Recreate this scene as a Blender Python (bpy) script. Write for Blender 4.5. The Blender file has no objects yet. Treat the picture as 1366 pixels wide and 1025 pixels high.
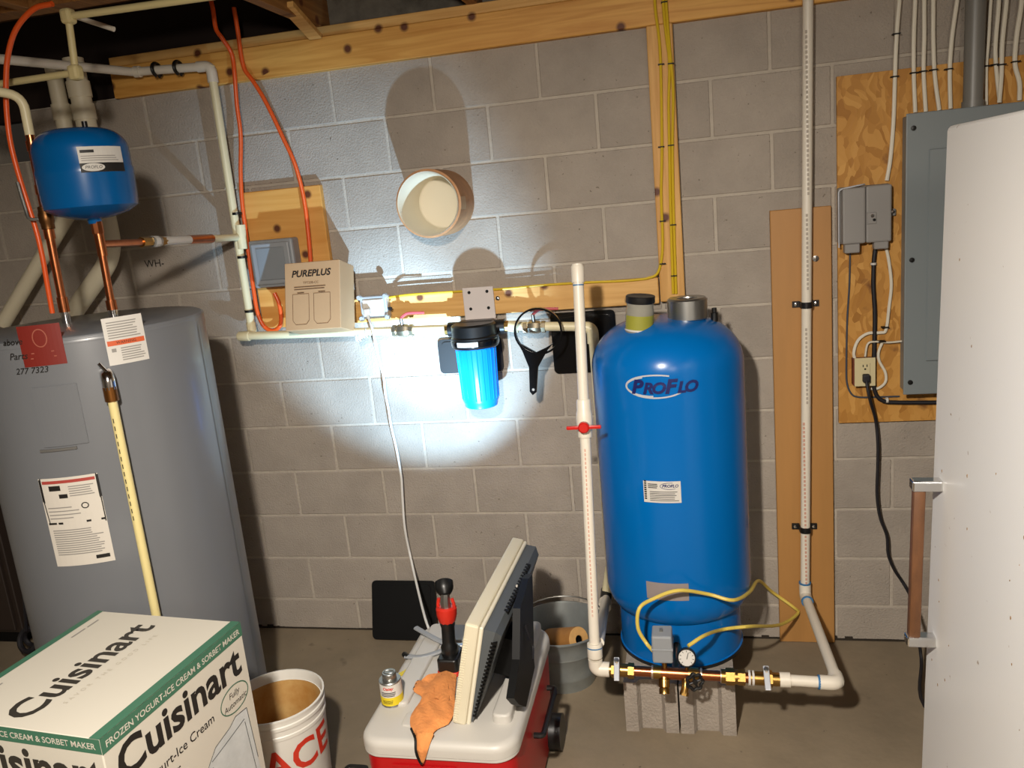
import bpy, bmesh, math, random
from mathutils import Vector, Matrix, noise as mnoise
random.seed(7)
PI = math.pi
SC = bpy.context.scene
COL = SC.collection

# ------------------------------------------------------------------ camera, lights, exposure
CAM = Vector((0.9177, -3.1613, 1.8290))
RIGHT = Vector((0.97526, 0.20091, -0.09220))
UP = Vector((0.04412, 0.23175, 0.97177))
FWD = Vector((-0.21661, 0.95180, -0.21715))
FPX = 1100.9
cd = bpy.data.cameras.new('camera'); cd.sensor_width = 36.0; cd.lens = FPX / 1366 * 36; cd.clip_start = 0.02
co = bpy.data.objects.new('camera', cd); COL.objects.link(co)
m3 = Matrix((RIGHT, UP, -FWD)).transposed()
co.matrix_world = Matrix.Translation(CAM) @ m3.to_4x4()
SC.camera = co

w = bpy.data.worlds.new('world'); SC.world = w; w.use_nodes = True
w.node_tree.nodes['Background'].inputs[0].default_value = (1, 0.85, 0.68, 1)
w.node_tree.nodes['Background'].inputs[1].default_value = 0.02

def light(name, kind, loc, power, col, **kw):
    l = bpy.data.lights.new(name, kind); l.energy = power; l.color = col
    for k, v in kw.items(): setattr(l, k, v)
    o = bpy.data.objects.new(name, l); COL.objects.link(o); o.location = loc
    return o
# reflector bulb under the joists just behind and left of the photographer, tilted down and forward
key = light('ceiling_reflector_light', 'SPOT', (0.55, -3.02, 2.30), 400, (1.0, 0.92, 0.82), shadow_soft_size=0.055, spot_size=math.radians(160), spot_blend=1.0)
key.rotation_euler = Vector((-.02, .47, -.88)).to_track_quat('-Z', 'Y').to_euler()
# second, farther basement lamp behind the photographer
light('far_bulb_light', 'POINT', (1.6, -4.9, 2.35), 66, (1.0, 0.90, 0.78), shadow_soft_size=0.25)

SC.view_settings.view_transform = 'Standard'
SC.view_settings.look = 'None'
SC.view_settings.gamma = 1.0
SC.view_settings.use_curve_mapping = False
SC.view_settings.exposure = 0.0

# ------------------------------------------------------------------ helpers
def V(*a): return Vector(a)
def ray(px, py): return RIGHT * ((px - 683) / FPX) + UP * (-(py - 512.5) / FPX) + FWD
def AY(px, py, y): d = ray(px, py); return CAM + d * ((y - CAM.y) / d.y)      # point of a sight line at a measured depth
def AZ(px, py, z): d = ray(px, py); return CAM + d * ((z - CAM.z) / d.z)
def AX(px, py, x): d = ray(px, py); return CAM + d * ((x - CAM.x) / d.x)
def PY(y, *pts): return [AY(a, b, y) for a, b in pts]

def lin(h):
    h = h.lstrip('#'); r = []
    for i in (0, 2, 4):
        c = int(h[i:i+2], 16) / 255
        r.append(c / 12.92 if c <= .04045 else ((c + .055) / 1.055) ** 2.4)
    return (*r, 1)

MATS = {}
def mat(name, col='#808080', rough=.5, metal=0., var=0., vscale=8., vstretch=(1, 1, 1), bump=0., bscale=60., coat=0., trans=0., emit=None, estr=0., col2=None, spots=None, spec=None, rnd=0., ior=None):
    if name in MATS: return MATS[name]
    m = bpy.data.materials.new(name); m.use_nodes = True; MATS[name] = m
    nt = m.node_tree; N = nt.nodes; L = nt.links; b = N['Principled BSDF']
    c = lin(col) if isinstance(col, str) else (*col, 1)
    b.inputs['Base Color'].default_value = c
    b.inputs['Roughness'].default_value = rough; b.inputs['Metallic'].default_value = metal
    b.inputs['Coat Weight'].default_value = coat
    b.inputs['Transmission Weight'].default_value = trans
    if spec is not None: b.inputs['Specular IOR Level'].default_value = spec
    if ior: b.inputs['IOR'].default_value = ior
    if emit: b.inputs['Emission Color'].default_value = lin(emit); b.inputs['Emission Strength'].default_value = estr
    last = None
    if var or col2 or spots or rnd or bump:
        tc = N.new('ShaderNodeTexCoord'); mp = N.new('ShaderNodeMapping'); mp.inputs['Scale'].default_value = vstretch
        L.new(tc.outputs['Object'], mp.inputs['Vector'])
        src = mp.outputs['Vector']
        if rnd:
            oi = N.new('ShaderNodeObjectInfo'); va = N.new('ShaderNodeVectorMath'); va.operation = 'ADD'
            mu = N.new('ShaderNodeMath'); mu.operation = 'MULTIPLY'; mu.inputs[1].default_value = 37
            L.new(oi.outputs['Random'], mu.inputs[0]); L.new(mp.outputs['Vector'], va.inputs[0]); L.new(mu.outputs[0], va.inputs[1]); src = va.outputs[0]
    if var or col2:
        n = N.new('ShaderNodeTexNoise'); n.inputs['Scale'].default_value = vscale; n.inputs['Detail'].default_value = 6; n.inputs['Roughness'].default_value = .62
        L.new(src, n.inputs['Vector'])
        cr = N.new('ShaderNodeValToRGB'); cr.color_ramp.elements[0].position = .3; cr.color_ramp.elements[1].position = .7
        lo = lin(col2) if col2 else tuple(x * (1 - var) for x in c[:3]) + (1,)
        hi = c if col2 else tuple(min(1, x * (1 + var)) for x in c[:3]) + (1,)
        cr.color_ramp.elements[0].color = lo; cr.color_ramp.elements[1].color = hi
        L.new(n.outputs['Fac'], cr.inputs[0]); last = cr.outputs[0]
    if rnd:
        hs = N.new('ShaderNodeHueSaturation'); mr = N.new('ShaderNodeMapRange'); mr.inputs['To Min'].default_value = 1 - rnd; mr.inputs['To Max'].default_value = 1 + rnd
        L.new(oi.outputs['Random'], mr.inputs['Value']); L.new(mr.outputs[0], hs.inputs['Value'])
        if last: L.new(last, hs.inputs['Color'])
        else: hs.inputs['Color'].default_value = c
        last = hs.outputs[0]
    if spots:
        for (scale, thr, scol, st) in spots:
            vo = N.new('ShaderNodeTexNoise'); vo.inputs['Scale'].default_value = scale; vo.inputs['Detail'].default_value = 3
            mp2 = N.new('ShaderNodeMapping'); mp2.inputs['Scale'].default_value = st; mp2.inputs['Location'].default_value = (scale, 3, 1)
            L.new(src, mp2.inputs['Vector']); L.new(mp2.outputs[0], vo.inputs['Vector'])
            r2 = N.new('ShaderNodeValToRGB'); r2.color_ramp.elements[0].position = thr; r2.color_ramp.elements[1].position = min(1, thr + .05)
            L.new(vo.outputs['Fac'], r2.inputs[0])
            mx = N.new('ShaderNodeMix'); mx.data_type = 'RGBA'
            L.new(r2.outputs[0], mx.inputs[0]); mx.inputs[7].default_value = lin(scol)
            if last: L.new(last, mx.inputs[6])
            else: mx.inputs[6].default_value = c
            last = mx.outputs[2]
    if last: L.new(last, b.inputs['Base Color'])
    if bump:
        n2 = N.new('ShaderNodeTexNoise'); n2.inputs['Scale'].default_value = bscale; n2.inputs['Detail'].default_value = 5
        L.new(src, n2.inputs['Vector'])
        bp = N.new('ShaderNodeBump'); bp.inputs['Strength'].default_value = bump; bp.inputs['Distance'].default_value = .01
        L.new(n2.outputs['Fac'], bp.inputs['Height']); L.new(bp.outputs[0], b.inputs['Normal'])
    return m

def wood(name, col, dark, axis='X', knot='#5a2c10', scale=1.0, rough=.6, knots=True):
    """pine grain: noise stretched along the board plus sparse knots"""
    if name in MATS: return MATS[name]
    m = bpy.data.materials.new(name); m.use_nodes = True; MATS[name] = m
    nt = m.node_tree; N = nt.nodes; L = nt.links; b = N['Principled BSDF']; b.inputs['Roughness'].default_value = rough
    tc = N.new('ShaderNodeTexCoord'); mp = N.new('ShaderNodeMapping')
    s = {'X': (1.2, 22, 22), 'Z': (22, 22, 1.2), 'Y': (22, 1.2, 22)}[axis]
    mp.inputs['Scale'].default_value = tuple(v * scale for v in s); L.new(tc.outputs['Object'], mp.inputs[0])
    n = N.new('ShaderNodeTexNoise'); n.inputs['Scale'].default_value = 1.6; n.inputs['Detail'].default_value = 7; n.inputs['Distortion'].default_value = 1.1
    L.new(mp.outputs[0], n.inputs['Vector'])
    cr = N.new('ShaderNodeValToRGB'); cr.color_ramp.elements[0].position = .32; cr.color_ramp.elements[1].position = .66
    cr.color_ramp.elements[0].color = lin(dark); cr.color_ramp.elements[1].color = lin(col); L.new(n.outputs['Fac'], cr.inputs[0])
    last = cr.outputs[0]
    if knots:
        mp2 = N.new('ShaderNodeMapping'); mp2.inputs['Scale'].default_value = (8, 8, 8)
        L.new(tc.outputs['Object'], mp2.inputs[0]); sx_ = N.new('ShaderNodeSeparateXYZ'); cx_ = N.new('ShaderNodeCombineXYZ'); L.new(mp2.outputs[0], sx_.inputs[0])
        L.new(sx_.outputs[1 if axis == 'Y' else 0], cx_.inputs[0]); L.new(sx_.outputs[2], cx_.inputs[1])
        vo = N.new('ShaderNodeTexVoronoi'); vo.voronoi_dimensions = '2D'; vo.inputs['Scale'].default_value = 1.0; L.new(cx_.outputs[0], vo.inputs['Vector'])
        r2 = N.new('ShaderNodeValToRGB'); r2.color_ramp.elements[0].position = .08; r2.color_ramp.elements[1].position = .17
        r2.color_ramp.elements[0].color = (1, 1, 1, 1); r2.color_ramp.elements[1].color = (0, 0, 0, 1); L.new(vo.outputs['Distance'], r2.inputs[0])
        sc_ = N.new('ShaderNodeSeparateColor'); L.new(vo.outputs['Color'], sc_.inputs[0]); gt = N.new('ShaderNodeMath'); gt.operation = 'GREATER_THAN'; gt.inputs[1].default_value = .52; L.new(sc_.outputs[0], gt.inputs[0])
        ml = N.new('ShaderNodeMath'); ml.operation = 'MULTIPLY'; L.new(r2.outputs[0], ml.inputs[0]); L.new(gt.outputs[0], ml.inputs[1])
        mx = N.new('ShaderNodeMix'); mx.data_type = 'RGBA'; mx.inputs[7].default_value = lin(knot)
        L.new(ml.outputs[0], mx.inputs[0]); L.new(last, mx.inputs[6]); last = mx.outputs[2]
    L.new(last, b.inputs['Base Color'])
    bp = N.new('ShaderNodeBump'); bp.inputs['Strength'].default_value = .12; bp.inputs['Distance'].default_value = .004
    L.new(n.outputs['Fac'], bp.inputs['Height']); L.new(bp.outputs[0], b.inputs['Normal'])
    return m

def osb_mat():
    m = bpy.data.materials.new('oriented_strand'); m.use_nodes = True; MATS['osb'] = m
    nt = m.node_tree; N = nt.nodes; L = nt.links; b = N['Principled BSDF']; b.inputs['Roughness'].default_value = .65
    tc = N.new('ShaderNodeTexCoord'); nz = N.new('ShaderNodeTexNoise'); nz.inputs['Scale'].default_value = 6; L.new(tc.outputs['Object'], nz.inputs[0])
    ad = N.new('ShaderNodeVectorMath'); ad.operation = 'MULTIPLY_ADD'; ad.inputs[1].default_value = (.16, .16, .16); L.new(nz.outputs['Color'], ad.inputs[0]); L.new(tc.outputs['Object'], ad.inputs[2])
    mp = N.new('ShaderNodeMapping'); mp.inputs['Scale'].default_value = (60, 14, 24); mp.inputs['Rotation'].default_value = (0, .5, 0); L.new(ad.outputs[0], mp.inputs[0])
    vo = N.new('ShaderNodeTexVoronoi'); vo.inputs['Scale'].default_value = 1.0; L.new(mp.outputs[0], vo.inputs['Vector'])
    cr = N.new('ShaderNodeValToRGB'); e = cr.color_ramp.elements
    e[0].position = 0; e[0].color = lin('#8a5818'); e[1].position = 1; e[1].color = lin('#d09c50')
    x = e.new(.12); x.color = lin('#a67028'); x = e.new(.6); x.color = lin('#c08a3e')
    L.new(vo.outputs['Color'], cr.inputs[0])
    n2 = N.new('ShaderNodeTexNoise'); n2.inputs['Scale'].default_value = 9; n2.inputs['Detail'].default_value = 5; L.new(tc.outputs['Object'], n2.inputs[0])
    r2 = N.new('ShaderNodeValToRGB'); r2.color_ramp.elements[0].position = .64; r2.color_ramp.elements[1].position = .74; L.new(n2.outputs[0], r2.inputs[0])
    mx = N.new('ShaderNodeMix'); mx.data_type = 'RGBA'; mx.inputs[7].default_value = lin('#5a2c0c'); L.new(r2.outputs[0], mx.inputs[0]); L.new(cr.outputs[0], mx.inputs[6])
    L.new(mx.outputs[2], b.inputs['Base Color'])
    bp = N.new('ShaderNodeBump'); bp.inputs['Strength'].default_value = .25; bp.inputs['Distance'].default_value = .004
    L.new(vo.outputs['Distance'], bp.inputs['Height']); L.new(bp.outputs[0], b.inputs['Normal'])
    return m

ORG = {}
def obj(name, bm, m, parent=None, smooth=False):
    if isinstance(bm, bmesh.types.BMesh):
        bmesh.ops.recalc_face_normals(bm, faces=bm.faces)
        me = bpy.data.meshes.new(name); bm.to_mesh(me); bm.free()
    else: me = bm
    o = bpy.data.objects.new(name, me); COL.objects.link(o)
    if m: me.materials.clear(); me.materials.append(m)
    if parent is not None:
        org = ORG[parent.name]; o.parent = parent
    else:
        xs = [v.co for v in me.vertices]
        org = V((min(v.x for v in xs) + max(v.x for v in xs)) / 2, (min(v.y for v in xs) + max(v.y for v in xs)) / 2, min(v.z for v in xs))
        o.location = org
    me.transform(Matrix.Translation(-org)); ORG[o.name] = org
    if smooth:
        for p in me.polygons: p.use_smooth = True
        if smooth != 'all': me.set_sharp_from_angle(angle=math.radians(38))
    return o
def tag(o, label, cat, group=None, kind=None):
    if label: o['label'] = label
    if cat: o['category'] = cat
    if group: o['group'] = group
    if kind: o['kind'] = kind
    return o
def thing(name, label, cat, loc, group=None):
    o = bpy.data.objects.new(name, None); COL.objects.link(o); o.location = loc; o.empty_display_size = .05
    ORG[o.name] = Vector(loc); return tag(o, label, cat, group)
def struct(o, label=None): o['kind'] = 'structure'; (o.__setitem__('label', label) if label else None); return o
def lab(o, label): o['label'] = label; return o

def nb(): return bmesh.new()
def box(bm, a, b, bev=0., seg=2, M=None):
    x0, x1 = sorted((a[0], b[0])); y0, y1 = sorted((a[1], b[1])); z0, z1 = sorted((a[2], b[2]))
    vs = [bm.verts.new(p) for p in ((x0,y0,z0),(x1,y0,z0),(x1,y1,z0),(x0,y1,z0),(x0,y0,z1),(x1,y0,z1),(x1,y1,z1),(x0,y1,z1))]
    fs = [bm.faces.new([vs[i] for i in f]) for f in ((0,3,2,1),(4,5,6,7),(0,1,5,4),(1,2,6,5),(2,3,7,6),(3,0,4,7))]
    gv = vs
    if bev:
        r = bmesh.ops.bevel(bm, geom=list({e for f in fs for e in f.edges}), offset=bev, segments=seg, profile=.5, affect='EDGES')
        gv = list({v for f in r['faces'] for v in f.verts} | {v for v in vs if v.is_valid})
    if M:
        for v in gv: v.co = M @ v.co
    return bm
def bx(a, b, bev=0., seg=2, M=None): return box(nb(), a, b, bev, seg, M)
def frame(z, x=None):
    z = Vector(z).normalized(); x = Vector(x) if x is not None else (V(1,0,0) if abs(z.x) < .9 else V(0,1,0))
    x = (x - z * x.dot(z)).normalized(); y = z.cross(x); return x, y, z
def mat4(o, x, y, z):
    m = Matrix((x, y, z)).transposed().to_4x4(); m.translation = o; return m
def catmull(P, n=6, closed=False):
    P = [Vector(p) for p in P]; out = []; k = len(P)
    rng = range(k) if closed else range(k - 1)
    for i in rng:
        p1, p2 = P[i], P[(i + 1) % k]
        p0 = P[(i - 1) % k] if (closed or i > 0) else p1 * 2 - p2
        p3 = P[(i + 2) % k] if (closed or i + 2 < k) else p2 * 2 - p1
        for j in range(n):
            t = j / n
            out.append(.5 * ((2 * p1) + (p2 - p0) * t + (2*p0 - 5*p1 + 4*p2 - p3) * t*t + (3*p1 - p0 - 3*p2 + p3) * t**3))
    if not closed: out.append(P[-1])
    return out
def tube(bm, P, r, n=12, closed=False, flat=None):
    """a pipe along points; r may be a list; flat squashes the section in its local y"""
    P = [Vector(p) for p in P]; k = len(P); rs = r if isinstance(r, (list, tuple)) else [r] * k
    T = []
    for i in range(k):
        a = P[(i - 1) % k] if (closed or i > 0) else P[i]; b = P[(i + 1) % k] if (closed or i < k - 1) else P[i]
        T.append((b - a).normalized() if (b - a).length > 1e-9 else V(0,0,1))
    x, y, z = frame(T[0]); rings = []
    for i in range(k):
        x = (x - T[i] * x.dot(T[i])).normalized(); y = T[i].cross(x)
        rings.append([bm.verts.new(P[i] + (x * math.cos(2*PI*j/n) + y * math.sin(2*PI*j/n) * (flat or 1)) * rs[i]) for j in range(n)])
    for i in range(k if closed else k - 1):
        A, B = rings[i], rings[(i + 1) % k]
        for j in range(n): bm.faces.new((A[j], A[(j+1) % n], B[(j+1) % n], B[j]))
    if not closed: bm.faces.new(rings[0][::-1]); bm.faces.new(rings[-1])
    return bm
def tb(P, r, n=12, closed=False, flat=None): return tube(nb(), P, r, n, closed, flat)
def elbow_path(P, rad, n=6):
    """polyline with rounded corners"""
    P = [Vector(p) for p in P]; out = [P[0]]
    for i in range(1, len(P) - 1):
        a = (P[i-1] - P[i]); b = (P[i+1] - P[i]); d = min(rad, a.length * .48, b.length * .48)
        A = P[i] + a.normalized() * d; B = P[i] + b.normalized() * d
        for j in range(n + 1):
            t = j / n; out.append(A * (1-t)**2 + P[i] * 2*t*(1-t) + B * t*t)
    out.append(P[-1]); return out
def lathe(bm, prof, o, axis=(0,0,1), n=32, x=None, a0=0., a1=None, cap=True):
    X, Y, Z = frame(axis, x); o = Vector(o); rings = []; full = a1 is None
    cnt = n if full else n + 1
    for (r, h) in prof:
        if r < 1e-6: rings.append([bm.verts.new(o + Z * h)])
        else: rings.append([bm.verts.new(o + Z * h + (X * math.cos(a0 + (2*PI if full else (a1-a0)) * j/n) + Y * math.sin(a0 + (2*PI if full else (a1-a0)) * j/n)) * r) for j in range(cnt)])
    for A, B in zip(rings, rings[1:]):
        m = n
        for j in range(m):
            k = (j + 1) % cnt
            if len(A) == 1 and len(B) == 1: continue
            if len(A) == 1: bm.faces.new((A[0], B[j], B[k]))
            elif len(B) == 1: bm.faces.new((A[j], A[k], B[0]))
            else: bm.faces.new((A[j], A[k], B[k], B[j]))
    if cap and full:
        for R in (rings[0], rings[-1]):
            if len(R) > 2: bm.faces.new(R)
    return bm
def lt(prof, o, axis=(0,0,1), n=32, **k): return lathe(nb(), prof, o, axis, n, **k)
def cyl(bm, a, b, r, n=16):
    a = Vector(a); b = Vector(b); return lathe(bm, [(r, 0), (r, (b - a).length)], a, b - a, n)
def cy(a, b, r, n=16): return cyl(nb(), a, b, r, n)
def prism(bm, poly, d):
    """closed 3-D polygon swept by vector d"""
    d = Vector(d); A = [bm.verts.new(p) for p in poly]; B = [bm.verts.new(Vector(p) + d) for p in poly]; n = len(poly)
    bm.faces.new(A[::-1]); bm.faces.new(B)
    for i in range(n): bm.faces.new((A[i], A[(i+1) % n], B[(i+1) % n], B[i]))
    return bm

# printed matter: u to the right, v up, h off the surface
def flat_map(o, x, y):
    o = Vector(o); x = Vector(x).normalized(); y = Vector(y); y = (y - x * y.dot(x)).normalized(); z = x.cross(y)
    return lambda u, v, h: o + x * u + y * v + z * h
def cyl_map(c, R, phi, z0, tilt=0.):
    c = Vector(c)
    def f(u, v, h):
        a = phi + u / R; return V(c.x + (R + h) * math.cos(a), c.y + (R + h) * math.sin(a), z0 + v)
    return f
def sheet(f, w, h, t=.0008, nx=10, u0=0., v0=0., base=0.):
    bm = nb(); g = [[bm.verts.new(f(u0 + w * (i / nx - .5), v0 + h * (k - .5), base + t)) for k in (0, 1)] for i in range(nx + 1)]
    g2 = [[bm.verts.new(f(u0 + w * (i / nx - .5), v0 + h * (k - .5), base)) for k in (0, 1)] for i in range(nx + 1)]
    for i in range(nx):
        bm.faces.new((g[i][0], g[i+1][0], g[i+1][1], g[i][1])); bm.faces.new((g2[i][0], g2[i][1], g2[i+1][1], g2[i+1][0]))
        for k in (0, 1): bm.faces.new((g[i][k], g2[i][k], g2[i+1][k], g[i+1][k]))
    for i in (0, nx): bm.faces.new((g[i][0], g[i][1], g2[i][1], g2[i][0]))
    return bm
def rects(f, rs, h=.0014, bm=None):
    bm = bm or nb()
    for (u0, v0, u1, v1) in rs:
        n = max(1, int(abs(u1 - u0) / .008))
        for i in range(n):
            a = u0 + (u1 - u0) * i / n; b = u0 + (u1 - u0) * (i + 1) / n
            bm.faces.new([bm.verts.new(f(*p, h)) for p in ((a, v0), (b, v0), (b, v1), (a, v1))])
    return bm
def strokes(f, polys, wd, h=.0014, bm=None):
    bm = bm or nb()
    for P in polys:
        for (a, b) in zip(P, P[1:]):
            d = Vector((b[0]-a[0], b[1]-a[1])); L_ = d.length
            if L_ < 1e-7: continue
            nrm = Vector((-d.y, d.x)) / L_ * wd / 2
            bm.faces.new([bm.verts.new(f(x, y, h)) for x, y in ((a[0]-nrm.x, a[1]-nrm.y), (b[0]-nrm.x, b[1]-nrm.y), (b[0]+nrm.x, b[1]+nrm.y), (a[0]+nrm.x, a[1]+nrm.y))])
    return bm
def ell(cx, cy_, a, b, n=40, a0=0., a1=2*PI): return [(cx + a * math.cos(a0 + (a1-a0)*i/n), cy_ + b * math.sin(a0 + (a1-a0)*i/n)) for i in range(n + 1)]
def lines(f, u0, u1, v1, v0, n, th, seed=0, bm=None, h=.0014):
    r = random.Random(seed); rs = []
    for i in range(n):
        v = v1 + (v0 - v1) * (i + .5) / n; rs.append((u0, v - th/2, u1 - (u1 - u0) * r.random() * .25, v + th/2))
    return rects(f, rs, h, bm)
def text(name, body, size, f, m, parent, u=0., v=0., h=.0016, shear=0., bold=0., align='CENTER', sx=1., rot=0., sp=1., fine=0.):
    cu = bpy.data.curves.new('t', 'FONT'); cu.body = body; cu.size = size; cu.align_x = align; cu.align_y = 'CENTER'
    cu.shear = shear; cu.offset = bold * size; cu.resolution_u = 3; cu.space_character = sp
    o = bpy.data.objects.new('t', cu); COL.objects.link(o)
    me = bpy.data.meshes.new_from_object(o.evaluated_get(bpy.context.evaluated_depsgraph_get()))
    bpy.data.objects.remove(o); bpy.data.curves.remove(cu)
    if fine:
        b2 = bmesh.new(); b2.from_mesh(me); bmesh.ops.triangulate(b2, faces=b2.faces[:])
        for _ in range(6):
            le = [e for e in b2.edges if e.calc_length() > fine]
            if not le: break
            bmesh.ops.subdivide_edges(b2, edges=le, cuts=1); bmesh.ops.triangulate(b2, faces=[q for q in b2.faces if len(q.verts) > 3])
        b2.to_mesh(me); b2.free()
    c, s = math.cos(rot), math.sin(rot)
    for vt in me.vertices:
        x, y = vt.co.x * sx, vt.co.y; vt.co = f(u + x*c - y*s, v + x*s + y*c, h)
    return obj(name, me, m, parent)

# ------------------------------------------------------------------ materials
M_block = mat('concrete_block', '#a0968a', .92, var=.11, vscale=5, bump=.45, bscale=150, rnd=.035, spots=[(70, .70, '#746a5e', (1, 1, 1))])
M_mortar = mat('mortar', '#b2a89a', .95, var=.12, vscale=10, bump=.4, bscale=90)
M_floor = mat('floor_concrete', '#82745f', .75, var=.2, vscale=2.4, bump=.15, bscale=30, spots=[(5, .66, '#5e5040', (1, 1, 1)), (40, .73, '#3c342c', (1, 1, 1))])
M_plainwall = mat('far_concrete', '#b4aea4', .95, var=.1, vscale=3)
M_sub = mat('subfloor', '#5e4428', .85, var=.25, vscale=6)
M_bayshade = mat('dark_recess', '#241812', .9)  # brown-black puts the shade of the joist bay into the rim board colour
M_rim = mat('rim_insulation', '#6b665c', .95, var=.3, vscale=14)
M_pine = wood('pine_x', '#dea855', '#c08436', 'X')
M_pineZ = wood('pine_z', '#d8a860', '#c08c44', 'Z')
M_pineS = wood('pine_strip', '#dcae68', '#c8954e', 'X')
M_joist = wood('joist_wood', '#9a6a34', '#6e4520', 'Y')
M_ply = wood('pine_panel', '#dba458', '#c98c3e', 'X', scale=.6)
M_tan = mat('tan_hardboard', '#ad7d44', .55, var=.06, vscale=3, vstretch=(6, 6, .6))
M_osb = osb_mat()
M_pvc = mat('white_pvc', '#ded6c6', .38)
M_cpvc = mat('cream_cpvc', '#e0d5ae', .4)
M_flue = mat('flue_pvc', '#d5cbb0', .45)
M_ink = mat('black_ink', '#16130f', .6)
M_redink = mat('red_print', '#c99a86', .6)
M_blueglue = mat('blue_primer', '#2f6fa0', .4)
M_copper = mat('copper', '#b26c46', .28, 1.0, var=.15, vscale=30)
M_solder = mat('solder', '#d8c8b4', .35, .9)
M_brass = mat('brass', '#a8854a', .3, 1.0, var=.12, vscale=30)
M_chrome = mat('chrome', '#d8d8d8', .14, 1.0)
M_steel = mat('steel', '#a8a8a4', .34, .95)
M_black = mat('black_plastic', '#121212', .38)
M_blackm = mat('black_matte', '#060606', .55, spec=.25)
M_blackg = mat('black_gloss', '#0a0a0c', .18)
M_rubber = mat('black_rubber', '#17151a', .55)
M_orange = mat('orange_pex', '#e0581f', .35)
M_yellow = mat('yellow_cable', '#cfae1e', .45)
M_yellow2 = mat('pale_yellow_cable', '#d8bf58', .45)
M_white = mat('white_cable', '#d9d2bf', .45)
M_whitec = mat('white_cord', '#e8e6e0', .45)
M_blue = mat('blue_enamel', (0.0, .125, .42), .24, spec=.32)
M_blue2 = mat('dark_blue_enamel', (0.0, .085, .27), .24, spec=.4)
M_filter = mat('filter_blue', (0.005, .22, .75), .3)
M_paper = mat('white_paper', '#cac6be', .6)
M_graypaper = mat('grey_sticker', '#8f8480', .5)
M_grayp = mat('grey_plastic', '#8c8f92', .5)
M_gray = mat('grey_painted_steel', '#7c8486', .42)
M_heater = mat('heater_grey', '#6a6c6f', .33, var=.03, vscale=2, coat=.1)
M_freezer = mat('freezer_white', '#d9d8d5', .38, spots=[(38, .735, '#7a5a34', (1, 1, 1)), (11, .79, '#a07838', (1, 1, 1))])
M_navy = mat('navy_ink', '#101a5a', .4)
M_silver = mat('silver_ink', '#c8ccd2', .3, .3)
M_card = mat('kraft_carton', '#b5916a', .75, var=.04, vscale=4)
M_green = mat('green_print', '#3a6650', .5)
M_boxw = mat('box_white', '#c2bcae', .5)
M_cwhite = mat('cooler_white', '#bcb8b0', .42)
M_red = mat('cooler_red', '#a80f14', .36)
M_cream = mat('cream_plastic', '#cfc6ac', .5)
M_dgray = mat('dark_grey_plastic', '#4c5052', .5)
M_galv = mat('galvanised', '#8f9492', .36, .45, var=.18, vscale=7)
M_glove = mat('orange_suede', '#d98b4c', .9, var=.12, vscale=12, bump=.4, bscale=90)
M_cinder = mat('cinder', '#9a9084', .95, var=.12, vscale=9, bump=.5, bscale=120)
M_tube = mat('cardboard_tube', '#b4845a', .75, var=.2, vscale=20)
M_pail = mat('pail_white', '#ddd3bc', .4)
M_bucket = mat('bucket_white', '#d8d4ca', .45)
M_stain = mat('bucket_inside', '#c9a468', .6, col2='#a8702c', vscale=9)
M_acered = mat('red_letter', '#c4331f', .5)

# ------------------------------------------------------------------ setting
struct(obj('floor', bx((-3.2, -5.6, -.12), (3.4, .2, 0)), M_floor), 'bare stained concrete basement floor')
# the block wall: mortar slab with every block its own piece
ZA = 2.18; H = .2032; BW = .4064
bm = nb(); box(bm, (-2.9, .0035, -.02), (3.3, .2, ZA)); box(bm, (-1.80, .0035, ZA), (3.3, .2, 2.383)); box(bm, (-2.9, .0035, ZA), (-2.05, .2, 2.383))
wall = struct(obj('wall_back', bm, M_mortar), 'grey concrete block basement wall')
blk = {}
def block_mesh(wd, ht):
    k = (round(wd, 3), round(ht, 3))
    if k not in blk:
        b_ = bx((-wd/2, -.0, -ht/2), (wd/2, .03, ht/2), .0025, 1); me = bpy.data.meshes.new('block'); b_.to_mesh(me); b_.free(); me.materials.append(M_block); blk[k] = me
    return blk[k]
for c in range(12):
    zt = ZA - (c - 1) * H; zb = max(zt - H, 0)
    for k in range(-7, 9):
        x0 = (k + (.5 if c % 2 else 0)) * BW; x1 = x0 + BW
        if x1 < -2.85 or x0 > 3.2: continue
        if c == 0 and k == -5: x0 = -1.80
        if c == 0 and k == -6: pass
        wd = x1 - x0 - .011; ht = zt - zb - .010
        o = bpy.data.objects.new('block', block_mesh(wd, ht)); COL.objects.link(o); o.parent = wall
        o.location = V((x0 + x1)/2, random.uniform(-.001, .0012), (zt + zb)/2) - ORG['wall_back']
bm = nb(); rr = random.Random(5)  # uneven dark strip drawn for the crack along the wall foot
for i in range(150):
    xa = -2.2 + i*.029; hh = max(.002, .006 + .006*mnoise.noise(V(i*.31, 2, 0)) + (.010 if rr.random() > .93 else 0)); box(bm, (xa, -.0035, 0), (xa + .0292, .01, hh))
lab(obj('dirt_line', bm, mat('dirt', '#2e261c', .95), wall), 'dark dirt line where the wall meets the floor'); bpy.data.objects['dirt_line']['kind'] = 'stuff'
struct(obj('wall_left', bx((-3.15, -5.6, 0), (-2.95, .2, 2.8)), M_plainwall))
struct(obj('wall_right', bx((3.2, -5.6, 0), (3.4, .2, 2.8)), M_plainwall))
struct(obj('wall_front', bx((-3.2, -5.75, 0), (3.4, -5.55, 2.8)), M_plainwall))
ceil = struct(obj('ceiling', bx((-3.2, -5.75, 2.76), (3.4, .5, 2.82)), M_sub), 'open joist basement ceiling')
for x in (-.42, .19, .80, 1.41, 2.02, 2.63): obj('joist', bx((x - .02, -5.5, 2.53), (x + .02, .1, 2.76), .002, 1), M_joist, ceil)
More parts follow.
